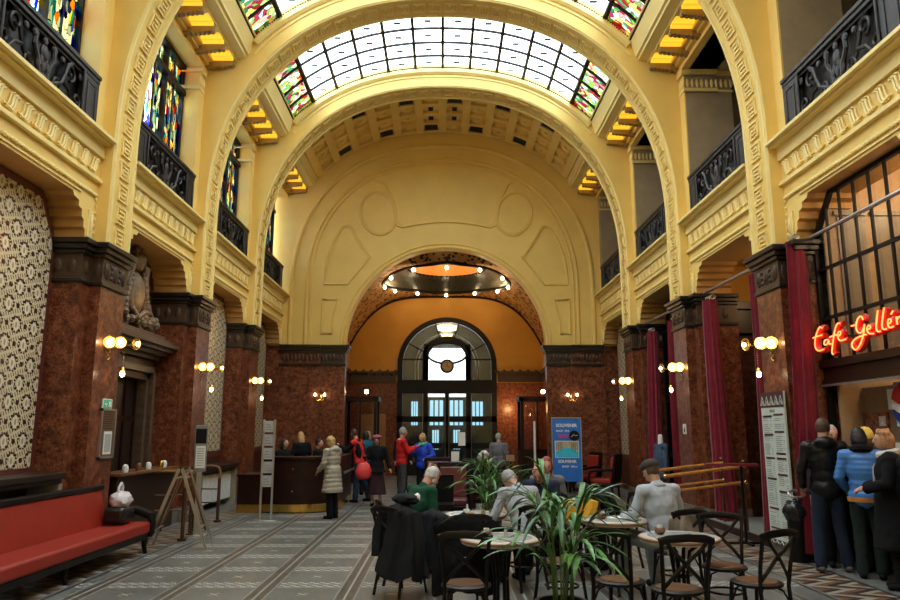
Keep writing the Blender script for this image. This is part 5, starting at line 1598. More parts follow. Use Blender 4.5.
# red armchairs near the end wall ---------------------------------------------------------
def armchair(loc, rz, lab, mat=orangeleather):
    t = thing('armchair', lab, 'armchair', loc, rz, 'red armchairs near the end wall')
    q = MB(); q.box(-.27, .27, -.26, .28, .36, .48); q.build('seat', mat, t, bevel=.03)
    q = MB(); q.prism([(-.28, .48), (-.20, .48), (-.27, 1.02), (-.35, 1.02)], 'x', -.25, .25); q.build('backrest', mat, t, bevel=.02)
    q = MB(); q.box(-.30, .30, -.30, .30, .28, .36)
    q.prism([(-.36, .4), (-.29, .4), (-.36, 1.1), (-.42, 1.1)], 'x', -.30, .30); q.build('frame', blk, t, bevel=.01)
    for d in (-1, 1):
        q = MB(); q.tube([(d*.32, -.33, .72), (d*.33, 0, .70), (d*.33, .25, .66), (d*.33, .30, .5), (d*.31, .28, .3)], .035, 8); q.build('armrest', blk, t)
        for y in (-.28, .28):
            q = MB(); q.tube([(d*.27, y, .3), (d*.29, y*1.05, 0)], .028, 8); q.build('leg', blk, t)
armchair((4.15, 18.9, 0), R(60), 'orange-red armchair with black arms beneath the patterned wall panel, nearer one')
armchair((3.9, 20.2, 0), R(110), 'orange-red armchair half hidden behind the nearer one at the far right corner')
armchair((3.35, 20.9, 0), R(150), 'dark armchair with curved arms just right of the souvenir poster', simple('dark_red_leather', (.10, .012, .012), .4))
armchair((.2, 13.6, 0), R(178), 'low dark armchair with dark red seat behind the left tables', MATS['dark_red_leather'])
armchair((.0, 16.0, 0), R(195), 'dark brown armchair behind the woman in blue, by the glass doors', MATS['dark_red_leather'])
armchair((.75, 14.9, 0), R(185), 'dark armchair under the reading grey-haired guest', MATS['dark_red_leather'])
t = thing('wooden_chair', 'dark chair with a curved tan wooden armrest behind the bearded man', 'chair', (-.05, 12.4, 0), R(180))
q = MB(); q.tube([(-.02, -.2, .95), (.06, 0, 1.10), (.14, .15, 1.14), (.2, .2, 1.02), (.14, .18, .95)], .03, 8); q.build('curved_arm', simple('tan_bentwood', (.4, .22, .12), .4), t)
q = MB(); q.box(-.25, .25, -.25, .25, .42, .5); q.box(-.25, .25, -.28, -.24, .5, .95)
for x in (-.23, .23):
    for y in (-.25, .23): q.box(x-.02, x+.02, y-.02, y+.02, 0, .45)
q.build('seat_frame', blk, t)
t = thing('low_cabinet', 'low dark cabinet with small items and standing notices behind the reading guest', 'cabinet', (.25, 16.6, 0))
q = MB(); q.box(-.5, .5, -.25, .25, 0, .95); q.build('body', darkwood, t, bevel=.01)
q = MB(); q.box(-.53, .53, -.28, .28, .95, 1.0); q.build('top', darkwood, t, bevel=.008)
for k, (x, z, w_, h_, m_, lab) in enumerate(((.35, 1.35, .16, .30, paper, 'white standing notice on the low cabinet before the glass doors'), (.2, 1.0, .18, .22, MATS['clay_frame'] if 'clay_frame' in MATS else paper, 'pale framed card on the low cabinet, lower of the two'), (1.45, 1.3, .2, .15, edgewood, 'tan card notice beside the door, right one'))):
    t = thing('notice_card', lab, 'notice', (x+.1, 16.7, z if x < 1 else 1.0))
    q = MB(); q.box(-w_/2, w_/2, -.01, .01, 0 if x > 1 or z == 1.0 else 0, h_); q.build('card', m_, t, smooth=0)
    q = MB(); q.box(-w_/2-.015, w_/2+.015, 0, .02, -.015, h_+.015); 
    if z > 1.0: q.box(-.01, .01, 0, .02, -(z if x < 1 else 1.0)+(1.0 if x < 1 else 0), 0)
    if x > 1: q.box(-.12, .12, -.1, .1, -1.0, -.985)
    q.build('holder', blackmetal, t, smooth=0)

# souvenir poster ---------------------------------------------------------------------------
po = thing('poster_stand', 'bright blue souvenir shop poster with a pool picture standing by the end wall', 'poster', (3.27, 19.2, .38), R(-4))
q = MB(); q.box(-.37, .37, 0, .03, 0, 1.62); q.build('poster_sheet', simple('vivid_blue_print', (.02, .16, .55), .4, var=.25, scale=1.5), po, smooth=0)
q = MB(); q.box(-.39, -.37, -.01, .04, -.36, 1.64); q.box(.37, .39, -.01, .04, -.36, 1.64); q.box(-.39, .39, -.01, .04, 1.62, 1.65); q.box(-.3, .3, -.2, .2, -.38, -.36); q.build('frame', steel, po, smooth=0)
rx = (R(90), 0, 0)
textobj('SOUVENIR', .115, paper, po, 'poster_text', (0, -.004, 1.40), rx, bold=.004)
textobj('SHOP  SPA', .075, paper, po, 'poster_text', (-.10, -.004, 1.27), rx, bold=.002)
textobj('SHOP', .11, simple('hot_pink_print', (.8, .02, .15), .4), po, 'poster_text', (-.08, -.004, 1.12), rx, bold=.005)
q = MB(); q.lathe([(.135, 0), (.135, .006)], (.2, -.004, 1.17), 24, M=Matrix.Rotation(R(90), 4, 'X')); q.build('black_disc', blackmetal, po)
q = MB(); q.tube([(.12, -.014, 1.14), (.18, -.014, 1.2), (.24, -.014, 1.17), (.29, -.014, 1.19)], .008, 4); q.build('disc_drawing', paper, po)
q = MB(); q.box(-.31, .31, -.006, 0, .60, 1.04); q.build('picture_border', paper, po, smooth=0)
q = MB(); q.box(-.295, .295, -.01, -.006, .80, 1.025); q.build('picture_hall', simple('pale_hall_print', (.45, .38, .25), .5, var=.3, scale=10), po, smooth=0)
q = MB(); q.prism([(-.295, .615), (.295, .615), (.295, .74), (.12, .86), (-.12, .86), (-.295, .74)], 'y', -.014, -.010); q.build('picture_pool', simple('pool_cyan_print', (.05, .55, .72), .3), po, smooth=0)
q = MB()
for d in (-1, 1):
    for k in range(4): q.box(d*(.13+.045*k)-.008, d*(.13+.045*k)+.008, -.014, -.01, .78-.02*k, 1.0)
q.build('picture_column', simple('print_brown', (.12, .07, .04), .5), po, smooth=0)
textobj('SOUVENIR', .10, paper, po, 'poster_text', (0, -.004, .48), rx, bold=.004); textobj('SHOP  100 m', .07, paper, po, 'poster_text', (.06, -.004, .36), rx, bold=.002)
# white pole
t = thing('white_pole', 'slim pale pole standing behind the grey-sweatered guest', 'pole', (1.72, 13.6, 0))
q = MB(); q.cyl((0, 0, 0), (0, 0, 1.86), .022, 10); q.build('tube', simple('pale_metal_pole', (.6, .58, .55), .35), t)
q = MB(); q.lathe([(.16, 0), (.16, .015), (.03, .03)], (0, 0, 0), 20); q.build('foot', steel, t)
# vestibule booths
for x, lab in ((-2.7, 'dark ticket booth with glass and brass lights at the left of the vestibule'), (3.15, 'dark glazed booth at the right of the vestibule behind the souvenir poster')):
    t = thing('ticket_booth', lab, 'booth', (x, 24.6, 0))
    q = MB()
    for a in (-.5, .5):
        for b_ in (-.5, .5): q.box(a-.05, a+.05, b_-.05, b_+.05, 0, 2.75)
    q.box(-.6, .6, -.55, .55, 2.65, 2.8); q.box(-.6, .6, -.52, -.45, 1.0, 1.08); q.box(-.03, .03, -.52, -.47, 1.0, 2.7); q.build('frame', darkwood, t, smooth=0)
    q = MB(); q.box(-.55, .55, -.5, .5, 0, 1.0); q.build('base_panel', darkwood, t, smooth=0)
    q = MB(); q.box(-.55, .55, -.49, -.48, 1.05, 2.65); q.build('glass', glassmat, t, smooth=0)
    q = MB(); q.sph((.2, -.58, 2.95), .07, 12); q.build('bulb', bulbmat if x > 0 else bulbfar, t)
    q = MB(); q.cyl((.2, -.58, 2.8), (.2, -.58, 2.9), .03, 8); q.build('lamp_holder', brass, t)
nb2 = thing('panelling', 'tan wooden panel on the left back wall of the vestibule', 'panelling', (-2.65, 27.9, 0))  # flat wooden wall panel with a knob
q = MB(); q.box(-.5, .5, 0, .08, 0, 2.3); q.build('panel', simple('tan_panel_wood', (.30, .15, .05), .4), nb2, bevel=.02)
q = MB(); q.sph((.4, -.03, 1.05), .04, 8); q.build('knob', brass, nb2)
# ------------------------------------------------------------------ people
skin = simple('skin_light', (.52, .29, .19), .5, var=.08, scale=6)
skinp = simple('skin_pink', (.58, .30, .22), .45, var=.08, scale=6)
eyem = simple('eye_dark', (.02, .015, .012), .2)
lipm = simple('lip', (.38, .12, .10), .4)
hm = {}
def hairm(n, c):
    if n not in hm: hm[n] = simple('hair_'+n, c, .55, var=.35, scale=45, bmp=.4)
    return hm[n]
HC = {'grey': (.30, .29, .28), 'white': (.50, .48, .46), 'blond': (.45, .28, .10), 'black': (.010, .009, .009), 'brown': (.07, .035, .018), 'red': (.22, .03, .02), 'tan': (.30, .17, .09), 'sandy': (.40, .20, .09)}

TMP = bpy.data.scenes.new('tmp_remesh')
def remeshed(mb, name, mat, parent, vox, smooth_it=4, wr=0, ws=9, seed=0):
    me = bpy.data.meshes.new('tmpm'); me.from_pydata([tuple(v) for v in mb.v], [], mb.f)
    bm = bmesh.new(); bm.from_mesh(me); bmesh.ops.recalc_face_normals(bm, faces=bm.faces); bm.to_mesh(me); bm.free()
    o = bpy.data.objects.new('tmpo', me); TMP.collection.objects.link(o)
    r = o.modifiers.new('r', 'REMESH'); r.mode = 'VOXEL'; r.voxel_size = vox*VOXF; r.use_smooth_shade = True
    s = o.modifiers.new('s', 'SMOOTH'); s.factor = .5; s.iterations = smooth_it
    with bpy.context.temp_override(scene=TMP, view_layer=TMP.view_layers[0]):
        dg = bpy.context.evaluated_depsgraph_get(); nm = bpy.data.meshes.new_from_object(o.evaluated_get(dg))
    bpy.data.objects.remove(o); bpy.data.meshes.remove(me)
    if wr:
        for v in nm.vertices:
            c = v.co; k = noise.noise(Vector((c.x*ws+seed, c.y*ws, c.z*ws*1.2))) + .5*noise.noise(Vector((c.x*ws*2.3, c.y*ws*2.3+seed, c.z*ws*1.6)))
            v.co = c + v.normal*k*wr
    nm.materials.clear(); nm.materials.append(mat)
    for p in nm.polygons: p.use_smooth = True
    n = bpy.data.objects.new(name, nm)
    return link(n, parent)

def person(label, loc, rz, H=1.72, sit=None, lean=0, twist=0, head=(0, 0), arms=None, legs=None, top=None, bottom=None, shoes=black_cloth,
           hair=('short', 'brown'), extra=(), sk=None, vox=.011, build=1.0, beard=None, seath=.47, group=None):
    """figure facing +Y. head=(pitch,yaw); arms={'L':(elbow,wrist),...} in upper-body frame relative to shoulder; top=(kind,material,delta)"""
    s = H/1.75; sk = sk or skin
    t = thing('person', label, 'person', loc, rz, group)
    V = lambda x, y, z: Vector((x, y, z))*s
    if sit:
        pel = Vector((0, 0, seath+.10))
    else: pel = V(0, 0, .94)
    RU = Euler((-R(lean), 0, R(twist))).to_matrix()
    U = lambda x, y, z: pel + RU @ (Vector((x, y, z))*s)      # upper body frame, origin at the pelvis
    chest = U(0, .0, .36); neck = U(0, -.005, .55)
    sh = {'L': U(-.185*build, -.01, .475), 'R': U(.185*build, -.01, .475)}
    HR = RU @ Euler((-R(head[0]), 0, R(head[1]))).to_matrix()
    hc = neck + HR @ (Vector((0, .025, .155))*s)
    # arms
    A = {}
    dflt = {'L': ((-.06, .0, -.28), (-.07, .08, -.52)), 'R': ((.06, .0, -.28), (.07, .08, -.52))}
    for k in 'LR':
        e, w = (arms or {}).get(k, dflt[k])
        A[k] = (sh[k], sh[k] + RU @ (Vector(e)*s), sh[k] + RU @ (Vector(w)*s))
    hip = {'L': pel+V(-.09, 0, -.03), 'R': pel+V(.09, 0, -.03)}
    G = {}
    for k, d in (('L', -1), ('R', 1)):
        if legs and k in legs: kn, an = legs[k]; kn = Vector(kn)*s; an = Vector(an)*s
        elif sit: kn = Vector((d*.13, .44*s, seath+.07)); an = Vector((d*.13, .38*s, .09))
        else: kn = V(d*.095, .02, .50); an = V(d*.10, -.02, .09)
        G[k] = (hip[k], kn, an)
    # --- body
    q = MB()
    def torso(q, d):
        M = RU
        q.sph(pel+Vector((0, 0, .0)), ((.165*build)*s+d, .115*s+d, .12*s+d), 16)
        q.sph(U(0, .005, .14), ((.145*build)*s+d, .105*s*build+d, .16*s+d), 16, M)
        q.sph(U(0, 0, .32), ((.165*build)*s+d, .115*s+d, .19*s+d), 16, M)
        q.sph(U(0, -.005, .43), ((.18*build)*s+d, .095*s+d, .09*s+d), 16, M)
        q.cap(sh['L'], sh['R'], .055*s+d, .055*s+d, 10)
    torso(q, 0)
    q.cap(U(0, -.005, .45), hc - HR@(Vector((0, .03, .06))*s), .058*s, .052*s, 12)
    # head
    q.sph(hc, (.073*s, .092*s, .105*s), 18, HR)
    q.sph(hc+HR@(Vector((0, .035, -.055))*s), (.052*s, .055*s, .055*s), 14, HR)
    q.cap(hc+HR@(Vector((0, .092, .015))*s), hc+HR@(Vector((0, .112, -.022))*s), .008*s, .015*s, 8)
    q.sph(hc+HR@(Vector((0, .082, -.062))*s), (.022*s, .012*s, .009*s), 8, HR)
    q.sph(hc+HR@(Vector((0, .075, .03))*s), (.05*s, .02*s, .012*s), 8, HR)
    for d in (-1, 1): q.sph(hc+HR@(Vector((d*.076, -.002, -.008))*s), (.010*s, .018*s, .028*s), 8, HR)
    def limb(q, k, d0, d1, d2, off=0):
        a, b, c = A[k]; q.cap(a, b, .046*s+off, .038*s+off, 10); q.cap(b, c, .038*s+off, .026*s+off*d2, 10)
    for k in 'LR':
        limb(q, k, 1, 1, 1)
        a, b, c = A[k]; dr = (c-b).normalized(); d = -1 if k == 'L' else 1
        up = Vector((0, 0, 1)); sd_ = dr.cross(up)
        if sd_.length < .2: sd_ = Vector((1, 0, 0)).cross(dr) if abs(dr.x) < .8 else Vector((0, 1, 0)).cross(dr)
        sd_.normalize(); nn = sd_.cross(dr).normalized()
        M = Matrix((sd_, dr, nn)).transposed()
        pc = c+dr*.045*s; q.sph(pc, (.038*s, .048*s, .018*s), 12, M)
        for i, (ox, L) in enumerate(((-.028, .062), (-.010, .074), (.009, .07), (.027, .055))):
            p0 = c+dr*.08*s+sd_*ox*s; p1 = p0+dr*L*.55*s-nn*.006*s; p2 = p1+dr*L*.45*s-nn*.02*s
            q.cap(p0, p1, .0095*s, .009*s, 6); q.cap(p1, p2, .009*s, .008*s, 6)
        th = c+dr*.02*s+sd_*(-d)*.03*s; q.cap(th, th+dr*.035*s+sd_*(-d)*.028*s, .012*s, .010*s, 6); q.cap(th+dr*.035*s+sd_*(-d)*.028*s, th+dr*.06*s+sd_*(-d)*.03*s, .010*s, .009*s, 6)
    def leg(q, k, off, flare=0):
        a, b, c = G[k]; q.cap(a, b, .082*s*build**.5+off, .055*s+off, 12); q.cap(b, c, .055*s+off, .040*s+off+flare, 12)
    for k in 'LR': leg(q, k, 0)
    for k in 'LR':
        c = G[k][2]; q.cap(c-Vector((0, .02, .03)), c+Vector((0, .11*s, -.055)), .035*s, .028*s, 8)
    body_ = remeshed(q, 'body', sk, t, vox, 3)
    # eyes, lips
    e = MB()
    for d in (-1, 1): e.sph(hc+HR@(Vector((d*.030, .083, .008))*s), (.012*s, .007*s, .007*s), 8, HR)
    e.build('eyes', eyem, body_)
    e = MB(); e.sph(hc+HR@(Vector((0, .093, -.062))*s), (.020*s, .006*s, .006*s), 8, HR); e.build('lips', lipm, body_)
    # --- hair
    hs, hcol = hair; hmat = hairm(hcol, HC[hcol]) if hcol in HC else None
    if hs != 'bald':
        q = MB()
        q.sph(hc+HR@(Vector((0, -.014, .022))*s), (.082*s, .090*s, .100*s), 18, HR)
        if hs in ('bob', 'long', 'curly'):
            L = {'bob': .07, 'long': .16, 'curly': .06}[hs]
            q.sph(hc+HR@(Vector((0, -.045, -L*.45))*s), (.088*s, .062*s, (.085+L*.5)*s), 14, HR)
            for d in (-1, 1): q.sph(hc+HR@(Vector((d*.068, -.005, -L*.5))*s), (.024*s, .045*s, (.06+L*.45)*s), 10, HR)
        if hs == 'curly':
            rnd = random.Random(int(loc[0]*100))
            for k in range(26):
                a = rnd.uniform(0, 2*PI); z = rnd.uniform(-.05, .11); r_ = .085*math.sqrt(max(.05, 1-(z/.13)**2))
                if math.sin(a) > .45 and z < .05: continue
                q.sph(hc+HR@(Vector((r_*math.cos(a), r_*math.sin(a)-.012, z))*s), .026*s, 8)
        if hs == 'bun': q.sph(hc+HR@(Vector((0, -.10, .04))*s), .04*s, 10)
        if hs == 'short':
            for d in (-1, 1): q.sph(hc+HR@(Vector((d*.068, -.02, -.01))*s), (.014*s, .04*s, .045*s), 8, HR)
            q.sph(hc+HR@(Vector((0, -.06, -.03))*s), (.06*s, .035*s, .05*s), 10, HR)
        # keep the face clear
        for i, v in enumerate(q.v):
            l = HR.transposed()@(v-hc)/s
            if l.y > .045 and l.z < .062: l.y = .045 - .3*(l.y-.045); q.v[i] = hc+HR@(l*s)
        remeshed(q, 'hair', hmat, t, .011, 2, .004, 30)
    if hs == 'bald' and hcol in HC:
        q = MB(); q.sph(hc+HR@(Vector((0, -.045, -.02))*s), (.078*s, .055*s, .05*s), 12, HR); q.build('hair', hairm(hcol, HC[hcol]), t)
    if beard:
        q = MB(); q.sph(hc+HR@(Vector((0, .065, -.10))*s), (.045*s, .04*s, .055*s), 12, HR); q.sph(hc+HR@(Vector((0, .07, -.075))*s), (.055*s, .04*s, .03*s), 12, HR)
        for d in (-1, 1): q.sph(hc+HR@(Vector((d*.062, .02, -.05))*s), (.016*s, .04*s, .05*s), 8, HR)
        remeshed(q, 'beard', hairm(beard, HC[beard]), t, .009, 2, .003, 30)
    # --- clothes
    if bottom:
        kind, mat = bottom[:2]
        q = MB()
        if kind == 'trousers':
            q.sph(pel, ((.172*build)*s, .13*s, .13*s), 16)
            for k in 'LR': leg(q, k, .016, .012)
            remeshed(q, 'trousers', mat, t, vox*1.2, 3, .007, 11)
        else:
            zt_, zb_ = pel.z+.05, (bottom[2] if len(bottom) > 2 else .25)
            q.grid(40, 12, lambda u, v: ((.15+.10*v)*s*math.cos(2*PI*u)*(1+.06*math.sin(8*2*PI*u)*v), (.12+.09*v)*s*math.sin(2*PI*u)*(1+.06*math.sin(8*2*PI*u)*v), zt_+(zb_-zt_)*v), closed_u=True)
            q.build('skirt', mat, t, smooth=60)
    if top:
        kind, mat, d = top[:3]; opt = top[3] if len(top) > 3 else {}
        q = MB(); torso(q, d); SL = MB()
        for k in 'LR':
            a, b, c = A[k]
            if kind == 'tshirt': q.cap(a, a.lerp(b, .75), .052*s+d, .048*s+d, 10)
            else: c2 = b.lerp(c, .95); q_ = SL if opt.get('sleeves') else q; q_.cap(a, b, .045*s+d*.8, .040*s+d*.7, 12); q_.cap(b, c2, .040*s+d*.7, .032*s+d*.6, 12)
        if kind == 'coat' and not sit:
            zb_ = opt.get('hem', .5); r0 = .165*s*build+d
            q.lathe([(r0*.95, pel.z+.12), (r0, pel.z), (r0+.02, (pel.z+zb_)/2), (r0+.05, zb_)], (0, 0, 0), 28, sy=.80)
        elif kind in ('coat', 'jacket'):
            q.sph(pel+Vector((0, 0, .0)), ((.165*build)*s+d*.8, .122*s+d*.8, .11*s), 14)
        if kind != 'tshirt' or True:
            q.cap(U(0, -.01, .47), U(0, -.008, .53), .066*s+d*.6, .058*s+d*.6, 12)
        if opt.get('hood'):
            q.sph(U(0, -.09, .53), (.12*s, .075*s, .075*s), 14, RU)
        if opt.get('quilt'):
            pass
        g = remeshed(q, {'coat': 'coat', 'jacket': 'jacket', 'sweater': 'sweater', 'tshirt': 'shirt'}[kind], mat, t, vox*1.15, 3, 0 if opt.get('quilt') else .008, 10, loc[0])
        if opt.get('sleeves'): remeshed(SL, 'sleeve', opt['sleeves'], g, vox*1.15, 3, .006, 10, loc[1])
        if opt.get('quilt'):
            inv = RU.transposed()
            for v in g.data.vertices:
                l = inv@(v.co-pel)
                v.co += v.normal*((.010 if opt['quilt'] == 1 else .006)*abs(math.sin(l.z*PI/(.085 if opt['quilt'] == 1 else .06))) - .003)
    # shoes
    for k in 'LR':
        c = G[k][2]; q = MB(); q.cap(c+Vector((0, -.03, -.045)), c+Vector((0, .13*s, -.055)), .042*s, .034*s, 12); q.cap(c+Vector((0, -.01, -.03)), c+Vector((0, -.01, .04)), .045*s, .045*s, 10)
        zmin = -c.z
        for i, v in enumerate(q.v):
            if v.z < 0: q.v[i] = Vector((v.x, v.y, 0))
        q.build('shoe', shoes, t)
    for ex_ in extra:
        kind = ex_[0]
        q = MB()
        if kind == 'scarf':
            q.tube([U(.085*math.cos(a*PI/8), .085*math.sin(a*PI/8)-.005, .545-.02*math.sin(a*PI/8)) for a in range(16)], .048*s, 8, closed=True)
            if len(ex_) > 2: q.tube([U(.07, .07, .5), U(.10, .14, .38), U(.10, .15, .22), U(.1, .14, .08)], .04*s, 8, flat=.5)
            q.build('scarf', ex_[1], t)
        elif kind == 'beret':
            q.sph(hc+HR@(Vector((0, -.02, .085))*s), (.125*s, .13*s, .06*s), 16, HR); q.sph(hc+HR@(Vector((0, -.01, .06))*s), (.095*s, .105*s, .05*s), 14, HR); q.build('beret', ex_[1], t)
        elif kind == 'cap':
            q.sph(hc+HR@(Vector((0, -.01, .055))*s), (.094*s, .112*s, .07*s), 18, HR); q.sph(hc+HR@(Vector((0, .085, .045))*s), (.06*s, .05*s, .012*s), 12, HR); q.build('flat_cap', ex_[1], t)
        elif kind == 'beanie':
            q.sph(hc+HR@(Vector((0, -.015, .045))*s), (.098*s, .11*s, .105*s), 18, HR)
            remeshed(q, 'knit_hat', ex_[1], t, .012, 1, .006, 30)
        elif kind == 'glasses':
            for d in (-1, 1): q.tube([hc+HR@(Vector((d*.032+.024*math.cos(a*PI/6), .098, .008+.02*math.sin(a*PI/6)))*s) for a in range(12)], .0025, 4, closed=True)
            q.build('glasses', blackmetal, t)
        elif kind == 'collar':
            q.tube([U(.08*math.cos(a*PI/8), .075*math.sin(a*PI/8)-.0, .53) for a in range(16)], .022*s, 8, closed=True); q.build('collar', ex_[1], t)
        elif kind == 'panels':       # coloured side panels on a jacket
            for d in (-1, 1): q.sph(U(d*.12, -.06, .27), (.07, .09, .20), 12, RU)
            q.sph(U(0, -.03, .50), (.1, .09, .06), 12, RU)
            q.build('jacket_panel', ex_[1], t)
    return t, A, hc, U

C_ = {}
def cl(n, c, r=.85, **k):
    if n not in C_: C_[n] = cloth(n, c, r, **k)
    return C_[n]
jeans = cl('dark_jeans', (.015, .024, .045)); ltj = cl('light_grey_trousers', (.30, .34, .37)); greyt = cl('grey_trousers', (.06, .06, .065)); blackt = cl('black_trousers', (.006, .006, .008))
leather = simple('black_leather_jacket', (.006, .0065, .008), .35, bmp=.2, spec=.3)
down = (0, 0, 0)
# seated group -------------------------------------------------------------
person('person with white hair and beard in a dark green t-shirt at a table', (-.42, 8.72, 0), R(-52), 1.74, sit=1, lean=30, head=(8, 0),
       arms={'L': ((-.04, .16, -.22), (.02, .40, -.20)), 'R': ((.04, .12, -.24), (.0, .36, -.22))}, top=('tshirt', cl('dark_green_cotton', (.008, .055, .03)), .014), bottom=('trousers', greyt), hair=('short', 'white'), beard='white', sk=skinp, vox=.009, build=1.12)
person('seated grey-haired person in a light grey sweater with back turned beside the palm', (.97, 8.30, 0), R(28), 1.74, sit=1, lean=27, head=(26, 4),
       arms={'L': ((-.12, .12, -.22), (-.06, .36, -.20)), 'R': ((.12, .12, -.22), (.06, .36, -.20))}, top=('sweater', cl('light_grey_knit', (.36, .38, .40)), .02), bottom=('trousers', blackt), hair=('short', 'grey'), vox=.009, build=1.12)
person('seated person in a dark flat cap and pale grey jacket, right of the palm', (2.37, 7.95, 0), R(22), 1.78, sit=1, lean=10, head=(12, 10),
       arms={'L': ((-.10, .10, -.25), (-.02, .36, -.22)), 'R': ((.10, .08, -.26), (.02, .33, -.26))}, top=('jacket', cl('pale_grey_jacket', (.40, .44, .50)), .026), bottom=('trousers', ltj), hair=('short', 'brown'), extra=(('cap', cl('dark_check_cap', (.06, .05, .045))), ('collar', cl('beige_rib_collar', (.42, .40, .36)))), vox=.009, build=1.1,
       legs={'L': ((-.16, .44, .52), (-.18, .52, .09)), 'R': ((.12, .42, .52), (.10, .30, .09))})
person('seated balding person with pink forehead bent towards the viewer behind the palm', (1.27, 9.45, 0), R(165), 1.72, sit=1, lean=18, head=(25, 0), top=('sweater', cl('dark_navy_knit', (.02, .025, .05)), .02), bottom=('trousers', blackt), hair=('bald', 'grey'), sk=skinp,
       arms={'L': ((-.05, .14, -.22), (.02, .36, -.20)), 'R': ((.05, .14, -.22), (-.02, .36, -.20))})
person('seated person with dark red hair in a grey top just behind the bald guest', (1.45, 10.2, 0), R(172), 1.68, sit=1, lean=8, head=(8, 0), top=('sweater', cl('mid_grey_knit', (.14, .14, .15)), .02), bottom=('trousers', blackt), hair=('bob', 'red'))
person('dark-haired seated person in black slumped forward over the table beside the capped guest', (2.28, 9.55, 0), R(115), 1.7, sit=1, lean=52, head=(10, 0), top=('jacket', black_cloth, .03), bottom=('trousers', blackt), hair=('bob', 'black'),
       arms={'L': ((-.04, .16, -.20), (.04, .38, -.10)), 'R': ((.04, .16, -.20), (-.04, .38, -.10))})
person('seated grey-haired person in dark clothes reading near the smaller palm', (.60, 14.7, 0), R(-120), 1.72, sit=1, lean=16, head=(25, 0), top=('sweater', charcoal, .025), bottom=('trousers', blackt), hair=('curly', 'white'),
       arms={'L': ((-.04, .16, -.22), (.04, .38, -.16)), 'R': ((.04, .16, -.22), (-.04, .38, -.16))}, vox=.013)
# standing in the middle -----------------------------------------------------
person('person with short blond hair in a long shiny beige quilted coat standing at the desk', (-2.15, 14.6, 0), R(62), 1.58, lean=4, head=(8, 0), top=('coat', simple('silver_beige_nylon', (.36, .32, .25), .35, bmp=.1), .03, {'hem': .50, 'quilt': 1, 'hood': 1}), bottom=('trousers', blackt), hair=('curly', 'blond'),
       arms={'L': ((-.05, .05, -.24), (-.02, .22, -.38)), 'R': ((.05, .05, -.24), (.02, .22, -.38))}, build=1.08, vox=.012)
person('person in a red and black jacket and jeans leaning an elbow on the reception desk', (-1.98, 17.9, 0), R(70), 1.74, lean=14, head=(0, -25), top=('jacket', cl('bright_red_shell', (.62, .03, .025), .6), .026, {'sleeves': black_cloth}), bottom=('trousers', jeans), hair=('short', 'brown'), beard='brown',
       arms={'L': ((-.10, .20, -.16), (-.02, .36, .02)), 'R': ((.04, .14, -.24), (-.12, .36, -.14))}, extra=(('panels', black_cloth),), vox=.012, legs={'L': ((-.12, .04, .5), (-.22, .0, .09)), 'R': ((.12, -.05, .5), (.18, -.16, .09))})
P_, A_, hc_, U_ = person('person in a mauve beret and black coat walking with a red bag', (-1.50, 16.95, 0), R(178), 1.56, head=(4, 0), top=('coat', black_cloth, .03, {'hem': .75}), bottom=('skirt', cl('dark_maroon_wool', (.035, .014, .018)), .26), hair=('bob', 'brown'), extra=(('beret', cl('mauve_felt', (.33, .09, .14))), ('glasses',)),
       arms={'R': ((.08, .04, -.24), (.10, .18, -.18)), 'L': ((-.08, -.04, -.25), (-.16, .02, -.46))}, vox=.012)
t = thing('handbag', 'bright red shoulder bag hanging from the arm of the person in the mauve beret', 'bag', (-1.78, 16.80, .60), R(10))
q = MB(); q.lathe([(.10, 0), (.17, .05), (.19, .18), (.13, .34), (.06, .38)], (0, 0, 0), 20, sx=1.0, sy=.5); q.build('bag_body', simple('red_leather', (.70, .05, .05), .4), t, smooth=60)
q = MB(); q.tube([(-.07, 0, .34), (-.05, 0, .5), (.0, .0, .60), (.05, 0, .5), (.07, 0, .34)], .012, 6); q.build('strap', MATS['red_leather'], t)
person('grey-haired person in a bright red sweater and grey trousers standing turned sideways', (-.96, 17.6, 0), R(-70), 1.76, head=(4, 0), top=('sweater', cl('bright_red_knit', (.52, .018, .02)), .024), bottom=('trousers', greyt), hair=('short', 'grey'), extra=(('collar', paper),),
       arms={'R': ((.05, .10, -.24), (.0, .30, -.12)), 'L': ((-.05, .12, -.24), (-.02, .32, -.14))}, vox=.012, build=1.08)
person('blond person in a blue jacket and green scarf facing the one in the red sweater', (-.46, 17.75, 0), R(150), 1.62, head=(2, -10), top=('jacket', cl('royal_blue_shell', (.02, .06, .50), .6), .028), bottom=('trousers', blackt), hair=('bob', 'blond'), extra=(('scarf', cl('green_scarf', (.05, .42, .22))),),
       arms={'L': ((-.14, .0, -.22), (-.04, .16, -.28)), 'R': ((.10, .10, -.2), (.02, .26, -.14))}, vox=.012)
person('person in a teal jacket with dark hair seen from behind near the desk end', (-2.05, 19.8, 0), R(20), 1.66, top=('jacket', cl('teal_shell', (.01, .09, .14), .6), .03), bottom=('trousers', blackt), hair=('bob', 'black'), vox=.014)
person('tan-haired person in a dark coat standing behind the teal jacket', (-2.12, 21.1, 0), R(170), 1.66, top=('coat', charcoal, .03, {'hem': .6}), bottom=('trousers', blackt), hair=('long', 'tan'), vox=.014)
person('person in black standing half hidden behind the red sweater by the doors', (-1.15, 21.5, 0), R(-160), 1.64, top=('coat', black_cloth, .03, {'hem': .5}), bottom=('trousers', blackt), hair=('short', 'tan'), vox=.014)
person('grey-haired person in a patterned grey top seen from behind near the glass doors', (1.45, 18.8, 0), R(-10), 1.62, lean=4, head=(6, 20), top=('sweater', simple('grey_speckled_knit', (.12, .12, .125), .8, var=.8, scale=60), .025), bottom=('trousers', blackt), hair=('short', 'grey'), vox=.013)
